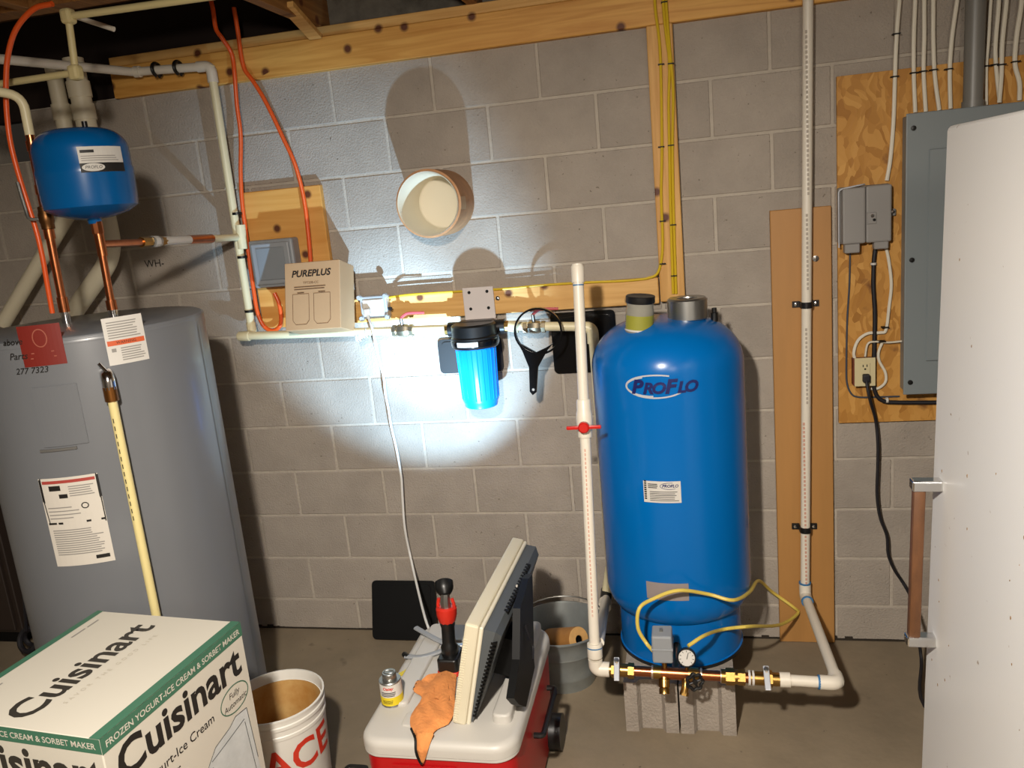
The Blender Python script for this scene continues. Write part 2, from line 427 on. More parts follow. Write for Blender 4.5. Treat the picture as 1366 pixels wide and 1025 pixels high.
for x in (-1.03, -1.64, -2.25): obj('joist', bx((x - .02, -5.5, 2.53), (x + .02, -.80, 2.76), .002, 1), M_joist, ceil)
lab(obj('header_joist', bx((-2.9, -.80, 2.53), (-.44, -.72, 2.76), .002, 1), M_joist, ceil), 'doubled header joist parallel to the wall')
obj('rim_board', bx((-.40, .06, 2.38), (3.3, .12, 2.76)), M_rim, ceil)
lab(obj('rim_board', bx((-2.95, .10, 2.36), (-.44, .16, 2.76)), M_bayshade, ceil), 'dark recessed rim board')
bm = nb(); P = PY(-.05, (150, 124), (1100, -2)); zb = 2.375
ld = lab(obj('ledger_beam', bx((-1.325, -.035, zb), (3.2, .06, 2.495), .003, 1), M_pine, ceil), 'knotty pine beam along the top of the wall')
obj('top_plate', bx((-1.325, -.028, 2.4955), (3.2, .07, 2.532), .002, 1), M_pineS, ceil)
a = AY(382, 6, -.30); b = AY(421, 49, -.05)
x, y, z = frame(b - a, (1, 0, 0)); lab(obj('brace', bx((-.025, -.009, 0), (.025, .009, (b-a).length), M=mat4(a, x, y, z)), M_pineS, ceil), 'light wood diagonal brace')

# ------------------------------------------------------------------ boards on the wall
tag(obj('wooden_board', bx((.805, -.04, 1.405), (.895, 0, 2.374), .003, 1), M_pineZ), 'upright pine board on the block wall above the big blue tank', 'board')
tag(obj('wooden_strip', bx((-.56, -.04, 1.400), (.80, 0, 1.497), .003, 1), M_pineS), 'horizontal pine strip on the wall behind the water filter', 'board')
tag(obj('pine_backboard', bx((-.835, -.03, 1.40), (-.495, 0, 1.957), .003, 1), M_ply), 'square pine backing panel behind the grey wiring box and kraft carton', 'board')
o = thing('tan_plank', 'tall tan hardboard plank behind the right white riser pipe', 'plank', (1.30, -.012, 0))
obj('plank', bx((1.205, -.025, .001), (1.412, 0, 1.705), .002, 1), M_tan, o)
for (px, py, r) in ((1088, 345, .011), (1081, 544, .004)):
    p = AY(px, py, -.026); obj('screw', lt([(r, 0), (r, .003), (0, .004)], p, (0, -1, 0), 16), M_chrome, o)
tag(obj('strand_board', bx((1.434, -.018, .905), (2.6, -.003, 2.135), .001, 1), M_osb), 'orange brown strand board sheet behind the electrical panel', 'board')

# ------------------------------------------------------------------ big blue pressure tank on two concrete blocks
TC = V(.825, -.335, 0); TR = .257
def cinder(x0, x1, label):
    t = thing('concrete_block', label, 'concrete block', ((x0+x1)/2, -.44, 0), 'concrete blocks under the tank')
    f0, f1 = -.635, -.245; wd = x1 - x0; e = wd * .24; d = .022
    P = [(x0, f0), (x0+e, f0), (x0+e+.012, f0+d), (x1-e-.012, f0+d), (x1-e, f0), (x1, f0), (x1, f1), (x1-e, f1), (x1-e-.012, f1-d), (x0+e+.012, f1-d), (x0+e, f1), (x0, f1)]
    obj('shell', prism(nb(), [V(a_, b_, 0) for a_, b_ in P], (0, 0, .19)), M_cinder, t)
cinder(.632, .812, 'grey concrete block under the blue tank, left of the pair')
cinder(.818, 1.002, 'grey concrete block under the blue tank, right of the pair')
t = thing('pressure_tank', 'tall blue pressure tank standing on two concrete blocks', 'tank', (TC.x, TC.y, .19))
prof = [(.217, .19), (.217, .345), (.214, .352)]
obj('base_ring', lt([(.222, .1905), (.222, .204), (.217, .206), (.217, .36), (.19, .36), (.19, .1905)], TC, n=64, cap=False), M_blue, t, True)
obj('rubber_rim', lt([(.2235, .1905), (.2235, .201), (.2215, .203)], TC, n=64, cap=False), M_black, t, True)
prof = [(.0, .33), (.15, .335), (.20, .352)]
for i in range(9): a = -PI/2 + PI/2 * (i + 1) / 9; prof.append((.207 + .05 * math.cos(a), .45 + .09 * math.sin(a)))
prof += [(TR, .8), (TR, 1.235)]
for i in range(14): a = PI/2 * (i + 1) / 14; prof.append((TR * (.30 + .70 * math.cos(a)) if i < 13 else .075, 1.235 + .158 * math.sin(a)))
prof.append((0, 1.398))
body = obj('shell', lt(prof, TC, n=72), M_blue, t, True)
obj('collar', lt([(.062, 1.385), (.066, 1.39), (.066, 1.452), (.060, 1.458), (.034, 1.456), (.03, 1.44), (0, 1.44)], TC + V(.078, -.02, 0), n=40), M_steel, t, True)
obj('collar_plug', lt([(.028, 1.44), (.028, 1.452), (0, 1.454)], TC + V(.078, -.02, 0), n=20), mat('plug_brown', '#3a2a22', .6), t, True)
lab(obj('air_valve', lt([(.012, 1.37), (.012, 1.40), (.008, 1.402), (.008, 1.416), (0, 1.416)], TC + V(.165, -.01, 0), n=14), M_black, t, True), 'black air valve cap')
# front logo and stickers, facing the photographer
camphi = math.atan2(CAM.y - TC.y, CAM.x - TC.x)
def tank_phi(px, py, z=None):   # angle on the shell under a sight line
    d = ray(px, py); ox, oy = CAM.x - TC.x, CAM.y - TC.y
    A = d.x**2 + d.y**2; B = 2*(ox*d.x + oy*d.y); C = ox*ox + oy*oy - TR*TR
    s = (-B - math.sqrt(B*B - 4*A*C)) / (2*A); p = CAM + d*s
    return math.atan2(p.y - TC.y, p.x - TC.x), p.z
ph, zz = tank_phi(876, 517); f = cyl_map(TC, TR, ph, zz)
lg = lab(obj('logo', strokes(f, [ell(-.004, .002, .098, .037, 36, .35*PI, 1.8*PI)], .005, .0012), M_silver, t), 'white oval swoosh logo')
bm = strokes(f, [ell(-.012, .002, .09, .033, 30, .62*PI, 1.5*PI)], .007, .0011); obj('swoosh', bm, M_silver, lg)
cur = -.083
for ch, sz in (('P', .062), ('R', .050), ('O', .050), ('F', .062), ('L', .050), ('O', .050)):
    o = text('lettering', ch, sz, lambda u, v, h: V(u, v, h), M_navy, lg, 0, 0, .0024, .25, .042, 'LEFT', 1.06)
    me = o.data; org = ORG[lg.name]; xs = [v.co.x + org.x for v in me.vertices]; x0, x1 = min(xs), max(xs); ys = min(v.co.y + org.y for v in me.vertices)
    for v in me.vertices: v.co = f(v.co.x + org.x - x0 + cur, v.co.y + org.y - ys - .022, .0024) - org
    cur += x1 - x0 - .004
ph, zz = tank_phi(883, 657); f = cyl_map(TC, TR, ph, zz)
st = lab(obj('rating_label', sheet(f, .122, .074), M_paper, t), 'white rating label')
text('lettering', 'PROFLO', .014, f, M_navy, st, .027, .021, .0016, .25, .03)
obj('swoosh', strokes(f, [ell(.026, .021, .031, .011, 24, .4*PI, 1.7*PI)], .0016), M_navy, st)
obj('print', lines(f, -.04, .055, .004, -.032, 6, .0022, 3), M_ink, st); obj('print', lines(f, -.045, -.012, .03, .012, 3, .003, 4), M_ink, st); obj('bar_code', rects(f, [(-.058, .004 - i*.0075, -.05, .004 - i*.0075 + .005) for i in range(-4, 5)]), M_ink, st)
ph, zz = tank_phi(890, 790); f = cyl_map(TC, TR + .0005, ph, zz)
lab(obj('warning_sticker', sheet(f, .142, .062), M_graypaper, t), 'faded brown grey sticker')

# jar and black clip on top of the tank
jc = AY(853, 422, -.50); jc = V(TC.x - .085, TC.y - .105, 0)
zj = 1.362
ax = V(.10, -.03, 1).normalized(); jo = V(TC.x - .082, TC.y - .10, zj)
t = thing('glass_jar', 'small clear jar with black lid and green label on the blue tank', 'jar', jo)
obj('glass', lt([(.028, .0), (.043, .001), (.046, .006), (.046, .078), (.044, .084), (.044, .10), (.040, .10), (.040, .082), (.042, .076), (.042, .008), (0, .008)], jo, ax, 32), mat('jar_glass', '#b9b6a8', .12, trans=.5, ior=1.3), t, True)
obj('contents', lt([(.041, .008), (.041, .06), (0, .06)], jo, ax, 28), mat('jar_fill', '#b8b2a0', .8), t, True)
obj('label', lt([(.0468, .012), (.0468, .062)], jo, ax, 32, cap=False, a0=-2.7, a1=.9), mat('green_label', '#8f8d2e', .6), t, True)
lab(obj('label', lt([(.0472, .010), (.0472, .016)], jo, ax, 32, cap=False), M_paper, t, True), 'white edge of the label')
obj('lid', lt([(.047, .101), (.048, .103), (.048, .122), (.046, .124), (.034, .122), (0, .122)], jo, ax, 32), M_black, t, True)

# ------------------------------------------------------------------ brass manifold in front of the tank
def pipeline(name, t, P, r, m, rad=.03, n=14): return obj(name, tb(elbow_path(P, rad), r, n), m, t, True)
ML = AY(806, 893, -.72); MR = AY(1040, 907, -.72); ex = (MR - ML).normalized(); mlen = (MR - ML).length
def mp_(px): return AY(px, 893 + (px - 806) * 14/234, -.72)
t = thing('brass_manifold', 'brass and copper tank manifold with gauge, valves and pressure switch', 'manifold', (.85, -.72, .20))
obj('copper_pipe', cy(mp_(838), mp_(1012), .0165, 20), M_copper, t, True)
def fit(name, p0, p1, r, m, n=20, hexa=False): return obj(name, cy(mp_(p0), mp_(p1), r, 6 if hexa else n), m, t, not hexa)
for (p0, p1, r, hx) in ((812, 842, .021, False), (816, 826, .026, True), (838, 846, .025, True), (872, 882, .022, False), (918, 932, .022, False), (962, 986, .0225, False), (968, 980, .027, True), (984, 994, .025, True), (1000, 1040, .0215, False), (1020, 1030, .027, True)):
    fit('brass_fitting', p0, p1, r, M_brass, hexa=hx)
for p0 in (843, 869, 934, 961): fit('solder_ring', p0, p0 + 2.5, .0215, M_solder)
for p0 in (998, 1003): fit('tape_wrap', p0, p0 + 3, .024, M_paper)
obj('tee', cy(mp_(880), mp_(924), .0205, 24), M_copper, t, True)
def ball_handle(px):
    c = mp_(px); up = V(0, -.35, .94).normalized()
    o = obj('valve_stem', cy(c, c + up * .042, .010, 14), M_brass, t, True)
    b0 = c + up * .042; dn = V(0.02, -.75, -.66).normalized()
    P = [b0 - dn * .012, b0 + dn * .012, b0 + dn * .05 + up * .0]; xx, yy, zz_ = frame(dn, ex)
    h = obj('lever_handle', bx((-.009, -.003, -.014), (.009, .003, .062), .0025, 2, M=mat4(b0, xx, yy, zz_)), M_silver, t)
    obj('handle_nut', lt([(.008, 0), (.008, .010), (0, .011)], b0, up, 6), M_steel, h)
ball_handle(824); ball_handle(1022)
# pressure switch
c = mp_(887); s0 = c + V(0, 0, .02)
obj('nipple', cy(c, c + V(0, 0, .065), .008, 12), M_brass, t, True)
sw = obj('pressure_switch', bx((c.x - .034, c.y - .045, c.z + .06), (c.x + .030, c.y + .03, c.z + .155), .006, 2), M_grayp, t)
obj('switch_lip', bx((c.x - .036, c.y - .047, c.z + .105), (c.x + .032, c.y + .032, c.z + .111), .001, 1), M_grayp, sw)
obj('knob', lt([(.005, 0), (.005, .01), (0, .011)], (c.x - .004, c.y - .01, c.z + .1545)), M_steel, sw, True)
# gauge
g = AY(916, 878, -.735); face = (CAM - g).normalized() * .4 + V(0, -1, .25); face.normalize()
obj('gauge_stem', cy(mp_(916), g + V(0, .01, -.02), .006, 10), M_brass, t, True)
gb = obj('gauge', lt([(.0, -.022), (.027, -.022), (.030, -.018), (.030, .004), (.027, .006), (.026, .001), (0, .001)], g, face, 32), M_black, t, True)
gx, gy, gz = frame(face, (1, 0, 0)); f = flat_map(g + face * .0012, gx, gy if gy.z > 0 else -gy)
obj('dial', lt([(.0255, .0012), (0, .0013)], g, face, 32, cap=False), M_paper, gb)
bm = nb(); strokes(f, [[(0, -.004), (.006, .017)]], .002, .0012, bm)
for i in range(9):
    a = math.radians(-45 + i * 33.75); strokes(f, [[(.018*math.cos(a), .018*math.sin(a)), (.0235*math.cos(a), .0235*math.sin(a))]], .0018, .0012, bm)
obj('gauge_marks', bm, M_ink, gb)
# drain plug and boiler drain with black wheel
c = mp_(886); dn = V(-.01, -.6, -.8).normalized()
obj('relief_valve', lt([(.015, 0), (.015, .02), (.018, .022), (.018, .045), (.015, .047), (.017, .05), (.017, .066), (0, .068)], c, dn, 20), M_brass, t, True)
c = mp_(914); dn = V(.0, -.7, -.7).normalized(); c2 = c + dn * .035
obj('drain_body', tb(catmull([c, c + dn*.02, c2, c2 + V(-.006, -.012, -.022)], 4), .012, 12), M_brass, t, True)
obj('drain_nut', lt([(.014, 0), (.014, .012)], c2 + V(-.004, -.008, -.018), (-.2, -.4, -.8), 6), M_brass, t)
wc = AY(927, 910, -.775); wd_ = V(.25, -.9, .15).normalized()
obj('wheel_stem', cy(c2, wc, .006, 10), M_brass, t, True)
bm = nb(); X_, Y_, Z_ = frame(wd_)
tube(bm, [wc + (X_*math.cos(i*PI/18) + Y_*math.sin(i*PI/18)) * (.024 + .0028*math.cos(i*PI/18*7)) for i in range(36)], .0055, 8, True)
for i in range(4): a = i*PI/2 + .3; tube(bm, [wc, wc + (X_*math.cos(a) + Y_*math.sin(a)) * .023], .004, 6)
lathe(bm, [(.008, -.004), (.008, .006), (0, .007)], wc, wd_, 12)
lab(obj('hand_wheel', bm, M_black, t, True), 'black hand wheel')
# tank nipple behind
obj('tank_nipple', cy(mp_(902), mp_(902) + V(0, .20, .0), .014, 12), M_copper, t, True)

# yellow cable of the pressure switch
cz = mp_(887)
P = [cz + V(-.034, -.01, .085)] + PY(-.70, (862, 858), (851, 838), (853, 812)) + PY(-.66, (872, 799), (905, 788)) + PY(-.60, (945, 793), (978, 801)) + PY(-.45, (1000, 790)) + PY(-.2, (1012, 775)) + PY(-.045, (1030, 790), (1058, 810), (1064, 819)) + PY(-.2, (1040, 834)) + PY(-.5, (1000, 836), (965, 840)) + PY(-.66, (940, 848)) + [AY(918, 862, -.71)]
tag(obj('switch_cable', tb(catmull(P, 6), .0062, 8), M_yellow2, None, True), 'pale yellow cable looping across the tank foot to the pressure switch', 'cable')

# ------------------------------------------------------------------ front left standpipe with red valve
b0 = AY(795, 893, -.72); top = AY(770, 348, -.50)
def sp(py): 
    s = (py - 875) / (348 - 875); return (b0 + V(0, 0, .03)).lerp(top, s)
t = thing('standpipe', 'white upright pipe with red ball valve in front of the blue tank', 'pipe', (b0.x, b0.y, b0.z - .02))
obj('pipe', cy(sp(860), sp(352), .0175, 20), M_pvc, t, True)
obj('cap', lt([(.021, 0), (.0215, .05), (.019, .056), (0, .058)], sp(376), top - b0, 24), M_pvc, t, True)
obj('glue_line', lt([(.0185, 0), (.0185, .004)], sp(380), top - b0, 20, cap=False), M_blueglue, t, True)
vb = obj('valve_body', lt([(.022, 0), (.0235, .004), (.0235, .03), (.026, .04), (.027, .06), (.026, .08), (.0235, .09), (.0235, .122), (.022, .125)], sp(577), top - b0, 28), M_pvc, t, True)
vc = sp(560); hd = V(0.05, -1, .05).normalized()
obj('valve_bonnet', lt([(.017, .018), (.017, .034), (0, .035)], vc, hd, 20), M_pvc, vb, True)
bm = nb(); lathe(bm, [(.018, .036), (.018, .05), (.014, .054), (0, .054)], vc, hd, 24)
hx, hy, hz = frame(hd, (1, 0, 0)); box(bm, (-.056, -.006, .038), (.056, .006, .047), .003, 2, M=mat4(vc, hx, hy, hz))
lab(obj('handle', bm, mat('red_handle', '#c01c14', .35), vb, True), 'red butterfly handle')
obj('glue_line', lt([(.0185, 0), (.0185, .004)], sp(535), top - b0, 20, cap=False), M_blueglue, t, True)
obj('printing', strokes(flat_map(sp(700) + V(0, -.0182, 0), (top-b0).normalized(), (-1, 0, 0)), [[(-.28 + i*.014, 0), (-.28 + i*.014 + .009, 0)] for i in range(40)], .004, .0005), M_redink, t)
tc_ = sp(858)
obj('tee', lt([(.024, 0), (.025, .003), (.025, .045), (.024, .048)], sp(870), top - b0, 24), M_pvc, t, True)
obj('glue_line', lt([(.0255, 0), (.0255, .004)], sp(857), top - b0, 24, cap=False), M_blueglue, t, True)
obj('elbow', tb(elbow_path([sp(872), b0, b0 + ex*.045], .032), .0235, 18), M_pvc, t, True)
obj('union', cy(AY(800, 893, -.72), AY(813, 893.5, -.72), .0245, 20), M_pvc, t, True)

# wall pipe, down from the filter line behind the tank and forward to the tee
wy = -.10
w0 = AY(775, 437, wy); w1 = AY(790, 437, wy); w2 = V(w1.x + .002, wy + .01, .30)
t = thing('drop_pipe', 'cream drop pipe from the filter down the left side of the tank', 'pipe', (w1.x, wy, .25))
obj('pipe', tb(elbow_path([w1 + V(0, 0, -.02), w2], .03), .0175, 16), M_cpvc, t, True)
obj('elbow', tb(elbow_path([AY(772, 437, wy), w1, w1 + V(0, 0, -.06)], .035), .0225, 18), M_cpvc, t, True)
fw = AY(798, 862, -.70); bk = AY(808, 800, -.12)
obj('coupling', cy(bk + V(0, .05, .015), bk + V(0, -.02, 0), .023, 18), M_black, t, True)
lab(obj('coupling', cy(bk + V(0, -.02, 0), bk + V(0, -.06, -.004), .026, 18), M_pvc, t, True), 'white coupling')
lab(obj('branch_pipe', cy(bk + V(0, .02, 0), fw + V(0, .02, 0), .018, 18), M_pvc, t, True), 'white branch pipe running forward to the tee')
obj('drop_elbow', tb(elbow_path([w2 + V(0, 0, .05), V(bk.x, wy + .01, bk.z), bk + V(0, 0, 0)], .03), .021, 14), M_cpvc, t, True)

# ------------------------------------------------------------------ right riser with straps
e0 = AY(1118, 912, -.72); b45 = AY(1074, 795, -.062); top = AY(1078, -30, -.056)
t = thing('riser_pipe', 'tall white riser pipe strapped to the tan plank', 'pipe', (b45.x, b45.y, b45.z))
obj('pipe', cy(b45 + V(0, 0, .02), top, .0172, 20), M_pvc, t, True)
obj('elbow', tb(elbow_path([b45 + V(0, 0, .055), b45, b45 + (e0 - b45).normalized() * .055], .035), .022, 18), M_pvc, t, True)
lab(obj('floor_run', cy(b45, e0, .0175, 18), M_pvc, t, True), 'lower run coming forward from the wall')
lab(obj('elbow', tb(elbow_path([e0 + (b45 - e0).normalized()*.05, e0, e0 + (mp_(1040) - e0).normalized()*.055], .03), .0225, 18), M_pvc, t, True), 'elbow at the floor corner')
obj('cross_run', cy(e0, mp_(1046), .0175, 18), M_pvc, t, True)
obj('adapter', cy(mp_(1040), AY(1054, 907.5, -.72), .0235, 20), M_pvc, t, True)
d = (b45 - e0).normalized()
obj('glue_ring', cy(b45 + V(0, 0, .052), b45 + V(0, 0, .057), .0228, 18), M_blueglue, t, True)
obj('glue_ring', cy(b45 - d*.052, b45 - d*.058, .0225, 18), M_blueglue, t, True)
dd = (mp_(1040) - e0).normalized(); obj('glue_ring', cy(e0 + dd*.054, e0 + dd*.060, .0226, 18), M_blueglue, t, True)
for k, (z0, z1) in enumerate(((.28, .95), (1.0, 1.30), (1.42, 1.70), (1.75, 2.3))):
    q0 = (b45).lerp(top, (z0 - b45.z)/(top.z - b45.z)); n_ = int((z1 - z0)/.016)
    obj('printing', strokes(flat_map(q0 + V(.002, -.0176, 0), (0, 0, 1), (-1, 0, 0)), [[(i*.016, 0), (i*.016 + .010, 0)] for i in range(n_)], .007, .0004), M_redink if k == 0 else mat('grey_print', '#aaa092', .6), t)
for py in (407, 706):
    q = AY(1072, py, -.058); s = (q.z - b45.z)/(top.z - b45.z); q = b45.lerp(top, s)
    bm = nb(); P = [V(q.x + .0185*math.cos(a), q.y - .0185*math.sin(a), q.z) for a in [PI*i/10 for i in range(11)]]
    for A, B in zip(P, P[1:]):
        n1 = (A - V(q.x, q.y, q.z)).normalized()*.003; n2 = (B - V(q.x, q.y, q.z)).normalized()*.003
        prism(bm, [A + V(0,0,-.011), B + V(0,0,-.011), B + n2 + V(0,0,-.011), A + n1 + V(0,0,-.011)], (0, 0, .022))
    for s_ in (-1, 1):
        box(bm, (q.x + s_*.0185, -.034, q.z - .011), (q.x + s_*.046, -.0255, q.z + .011))
        box(bm, (q.x + s_*.0185, -.034, q.z - .011), (q.x + s_*.0215, q.y + .001, q.z + .011))
    st = lab(obj('strap', bm, M_black if py > 500 else mat('dark_steel', '#3c3a3a', .35, .8), t), 'black pipe strap')
    for s_ in (-1, 1): obj('screw', lt([(.006, 0), (.006, .002), (0, .003)], (q.x + s_*.034, -.0342, q.z), (0, -1, 0), 12), M_chrome, st)

# ------------------------------------------------------------------ yellow cables on the upright board
t = thing('yellow_cable', 'bundle of yellow cables stapled to the upright pine board', 'cable', (.85, -.05, 1.42))
yb = -.046
def ypath(pts): return catmull(PY(yb, *pts), 5)
for pts in (((873, -30), (874, 10), (880, 60), (882, 120), (883, 200), (882, 260), (884, 320), (882, 348), (876, 366), (862, 372)),
            ((884, -30), (885, 10), (889, 50), (893, 85), (892, 140), (893, 200), (894, 260), (896, 330), (898, 392)),
            ((888, -30), (889, 10), (893, 60), (898, 120), (897, 190), (898, 260), (900, 330), (902, 392))):
    obj('cable', tb(ypath(pts), .0052, 8), M_yellow, t, True)
for (px, py) in ((882, 86), (895, 85), (882, 196), (895, 194), (884, 295), (898, 300), (884, 352), (899, 368), (886, 3)):
    p = AY(px, py, yb); obj('staple', bx((p.x - .011, -.054, p.z - .002), (p.x + .011, -.040, p.z + .002)), M_blackm, t)
P = [AY(862, 372, -.046), AY(830, 375, -.044)] + PY(-.045, (780, 377), (720, 381), (680, 385), (630, 388), (580, 391), (540, 394), (515, 398))
tag(obj('strip_cable', tb(catmull(P, 5), .0048, 8), M_yellow, None, True), 'single yellow cable along the top of the horizontal strip', 'cable')

# ------------------------------------------------------------------ expansion pail sticking out of the wall
pc = AY(571, 272, -.20)
t = thing('wall_sleeve', 'white plastic pail in a brown cardboard tube sticking out of the wall', 'pail', (pc.x, -.1, pc.z - .12))
obj('cardboard_tube', lt([(.124, -.004), (.124, .196), (.116, .198), (.116, -.004)], (pc.x, 0, pc.z), (0, -1, 0), 56, cap=False), M_tube, t, True)
obj('pail', lt([(.0, .004), (.092, .004), (.096, .008), (.111, .20), (.1155, .206), (.1155, .198)], (pc.x, 0, pc.z), (0, -1, 0), 56, cap=False), M_pail, t, True)
bm = nb()
lathe(bm, [(.1245, .13), (.1255, .13), (.1255, .20), (.1245, .20)], (pc.x, 0, pc.z), (0, -1, 0), 10, cap=False, a0=-.25, a1=.12)
lab(obj('tape', bm, mat('brown_tape', '#b89468', .5), t), 'strip of tan packing tape')

# ------------------------------------------------------------------ grey wiring box, carton, orange tubing
t = thing('wiring_box', 'grey plastic wiring box on the pine panel', 'box', AY(365, 388, -.03))
p0 = AY(341, 385, -.09); p1 = AY(389, 317, -.09)
obj('body', bx((p0.x, -.095, p0.z), (p1.x, -.0305, p1.z), .008, 2), M_grayp, t)
obj('cover', bx((p0.x + .012, -.105, p0.z + .012), (p1.x - .012, -.094, p1.z - .012), .006, 2), M_grayp, t)
obj('inset', bx((p0.x + .035, -.108, p0.z + .03), (p1.x - .035, -.104, p1.z - .03), .003, 1), mat('grey_inset', '#7f8488', .45), t)
q0 = AY(381, 442, -.25); q1_ = AY(455, 439.5, -.25); cw = q1_.x - q0.x; tilt = math.radians(-16); cdp = .135
CM = Matrix.Translation(V(q0.x, -.25, q0.z)) @ Matrix.Rotation(tilt, 4, 'X')
lo, hi = .1, .5
for _ in range(30):
    m_ = (lo + hi)/2; q = CM @ V(0, 0, m_) - CAM; v_ = 512.5 - FPX*q.dot(UP)/q.dot(FWD)
    if v_ > 352: lo = m_
    else: hi = m_
chh = lo
t = thing('kraft_carton', 'brown kraft carton printed with two filter outlines, leaning above the wall pipe', 'carton', (q0.x + cw/2, -.18, q0.z - .03))
obj('body', bx((0, 0, 0), (cw, cdp, chh), .002, 1, M=CM), M_card, t)
obj('tape', bx((.02, cdp*.35, chh), (cw - .02, cdp*.65, chh + .0006), M=CM), mat('carton_tape', '#c0a078', .3), t)
f = flat_map(CM @ V(cw/2, 0, chh/2), CM.to_3x3() @ V(1, 0, 0), CM.to_3x3() @ V(0, 0, 1))
text('lettering', 'PUREPLUS', .036, f, M_ink, t, -.005, .086, .0008, .22, .025, sx=1.0)
text('lettering', 'TPT20B-CC', .013, f, mat('brown_print', '#5a3f28', .7), t, -.005, .050, .0008)
bm = nb(); lines(f, -.075, .08, .040, .022, 2, .0035, 5, bm, .0008)
for cxx in (-.048, .040):
    strokes(f, [[(cxx - .034, .008), (cxx - .034, -.095), (cxx - .022, -.11), (cxx + .022, -.11), (cxx + .034, -.095), (cxx + .034, .008), (cxx - .034, .008)]], .0016, .0008, bm)
    rects(f, [(cxx - .014, .011, cxx + .014, .015)], .0008, bm)
obj('drawing', bm, MATS['brown_print'], t)
def pex(label, P, m=M_orange, r=.0085): return tag(obj('orange_tube', tb(catmull(P, 6), r, 10), m, None, True), label, 'tube')
pex('orange tube dropping beside the cream pipe and looping under the grey box', PY(-.10, (278, -12), (284, 12), (288, 38), (297, 52)) + PY(-.055, (309, 72), (313, 100), (316, 140), (321, 180), (321, 230), (323, 270), (328, 310), (333, 350), (338, 385), (343, 415), (351, 434), (362, 441), (372, 437), (375, 425), (372, 405), (366, 391)))
pex('orange tube slanting from the beam down behind the kraft carton', PY(-.055, (312, 10), (317, 40), (321, 70), (326, 92), (336, 106), (350, 128), (364, 155), (378, 185), (392, 215), (401, 245), (407, 275), (411, 310), (414, 345), (415, 370)))
pex('orange tube at the far left curving down beside the heater copper', PY(-.95, (70, 5), (45, 12), (22, 38), (11, 72), (8, 110), (9, 150), (14, 190), (24, 230), (38, 275), (49, 310), (57, 345), (64, 385), (70, 418)), r=.0078)

# ------------------------------------------------------------------ cream water line on the wall
ly = -.12
h0 = AY(318, 449, ly); h1 = AY(602, 438.5, ly)
v1 = AY(336, 440, -.075); v0 = AY(281, 88, -.075)
l1 = AY(178, 96, -.085); l0 = AZ(-70, 72, 2.455); l0 = l1 + (l0 - l1)*2.6
t = thing('water_line', 'cream water pipe from the ceiling down the wall to the filter', 'pipe', (v1.x, -.09, h0.z))
obj('ceiling_run', cy(l0, l1, .0165, 16), M_pvc, t, True)
obj('coupling', cy(AY(180, 96, -.085), AY(187, 95.5, -.085), .0215, 16), M_pvc, t, True)
lab(obj('beam_run', tb(elbow_path([l1, v0, v0 + V(0, 0, -.06)], .035), .0165, 16), M_pvc, t, True), 'short white run clipped to the beam')
obj('elbow', tb(elbow_path([v0 + (l1 - v0).normalized()*.055, v0, v0 + (v1 - v0).normalized()*.06], .03), .0205, 16), M_pvc, t, True)
obj('upright_run', cy(v0, v1, .0165, 16), M_cpvc, t, True)
obj('tee', cy(AY(320, 300, -.075), AY(324, 332, -.075), .0205, 16), M_cpvc, t, True)
obj('lower_elbow', tb(elbow_path([v1 + V(0, 0, .03), V(v1.x, v1.y, h0.z + .0), V(v1.x + .0, ly, h0.z)], .02), .0195, 14), M_cpvc, t, True)
obj('wall_run', cy(h0 + V(.02, 0, 0), h1, .0165, 16), M_cpvc, t, True)
obj('end_cap', lt([(0, -.004), (.016, 0), (.0205, .006), (.0205, .05), (.018, .052)], h0, h1 - h0, 18), M_cpvc, t, True)
for (px, py) in ((316, 285), (323, 343), (333, 415)):
    c = AY(px, py, -.075); obj('clip', lt([(.0185, -.005), (.0205, -.005), (.0205, .005), (.0185, .005)], c, v0 - v1, 16, cap=False), M_black, t, True)
for px in (209, 238):
    c = AY(px, 96 - (px - 178)*.087, -.085); lab(obj('clip', tb([c + V(0, .03*math.cos(a) - .0, .024*math.sin(a)) for a in [math.radians(d_) for d_ in range(-70, 255, 20)]], .007, 8), M_black, t, True), 'black hook clip on the beam')
wrap = AY(481, 446, ly)
bm = nb(); 
for i in range(5): 
    a = AY(476 + i*3, 450 - i*1.5, ly); lathe(bm, [(.0175, 0), (.019 + .003*math.sin(i*2), .005), (.0175, .010)], a, h1 - h0, 10, cap=False)
lab(obj('plastic_wrap', bm, mat('clear_wrap', '#c9cdd0', .2), t, True), 'clear plastic tape wrap')
def ball_valve(t, px, py, y, nm, swap=1):
    c = AY(px, py, y); d = V(1, 0, -.02).normalized()
    b = lab(obj('ball_valve', lt([(.019, -.043), (.023, -.042), (.023, -.028), (.019, -.026), (.024, -.018), (.026, 0), (.024, .018), (.019, .026), (.023, .028), (.023, .042), (.019, .043)], c, d, 8), mat('nickel_brass', '#a89c84', .32, .9), t, True), nm)
    obj('stem', cy(c, c + V(0, -.012, .05), .007, 10), M_steel, b, True)
    s = c + V(0, -.012, .05)
    P = [s, s + V(.02*swap, 0, .014), s + V(.04*swap, 0, .018), s + V(.098*swap, 0, .016)]
    obj('lever', tb(catmull(P, 4), .0055, 8, flat=.5), mat('red_lever', '#b4484a', .4), b, True)
ball_valve(t, 538, 441, ly, 'nickel ball valve with red lever')

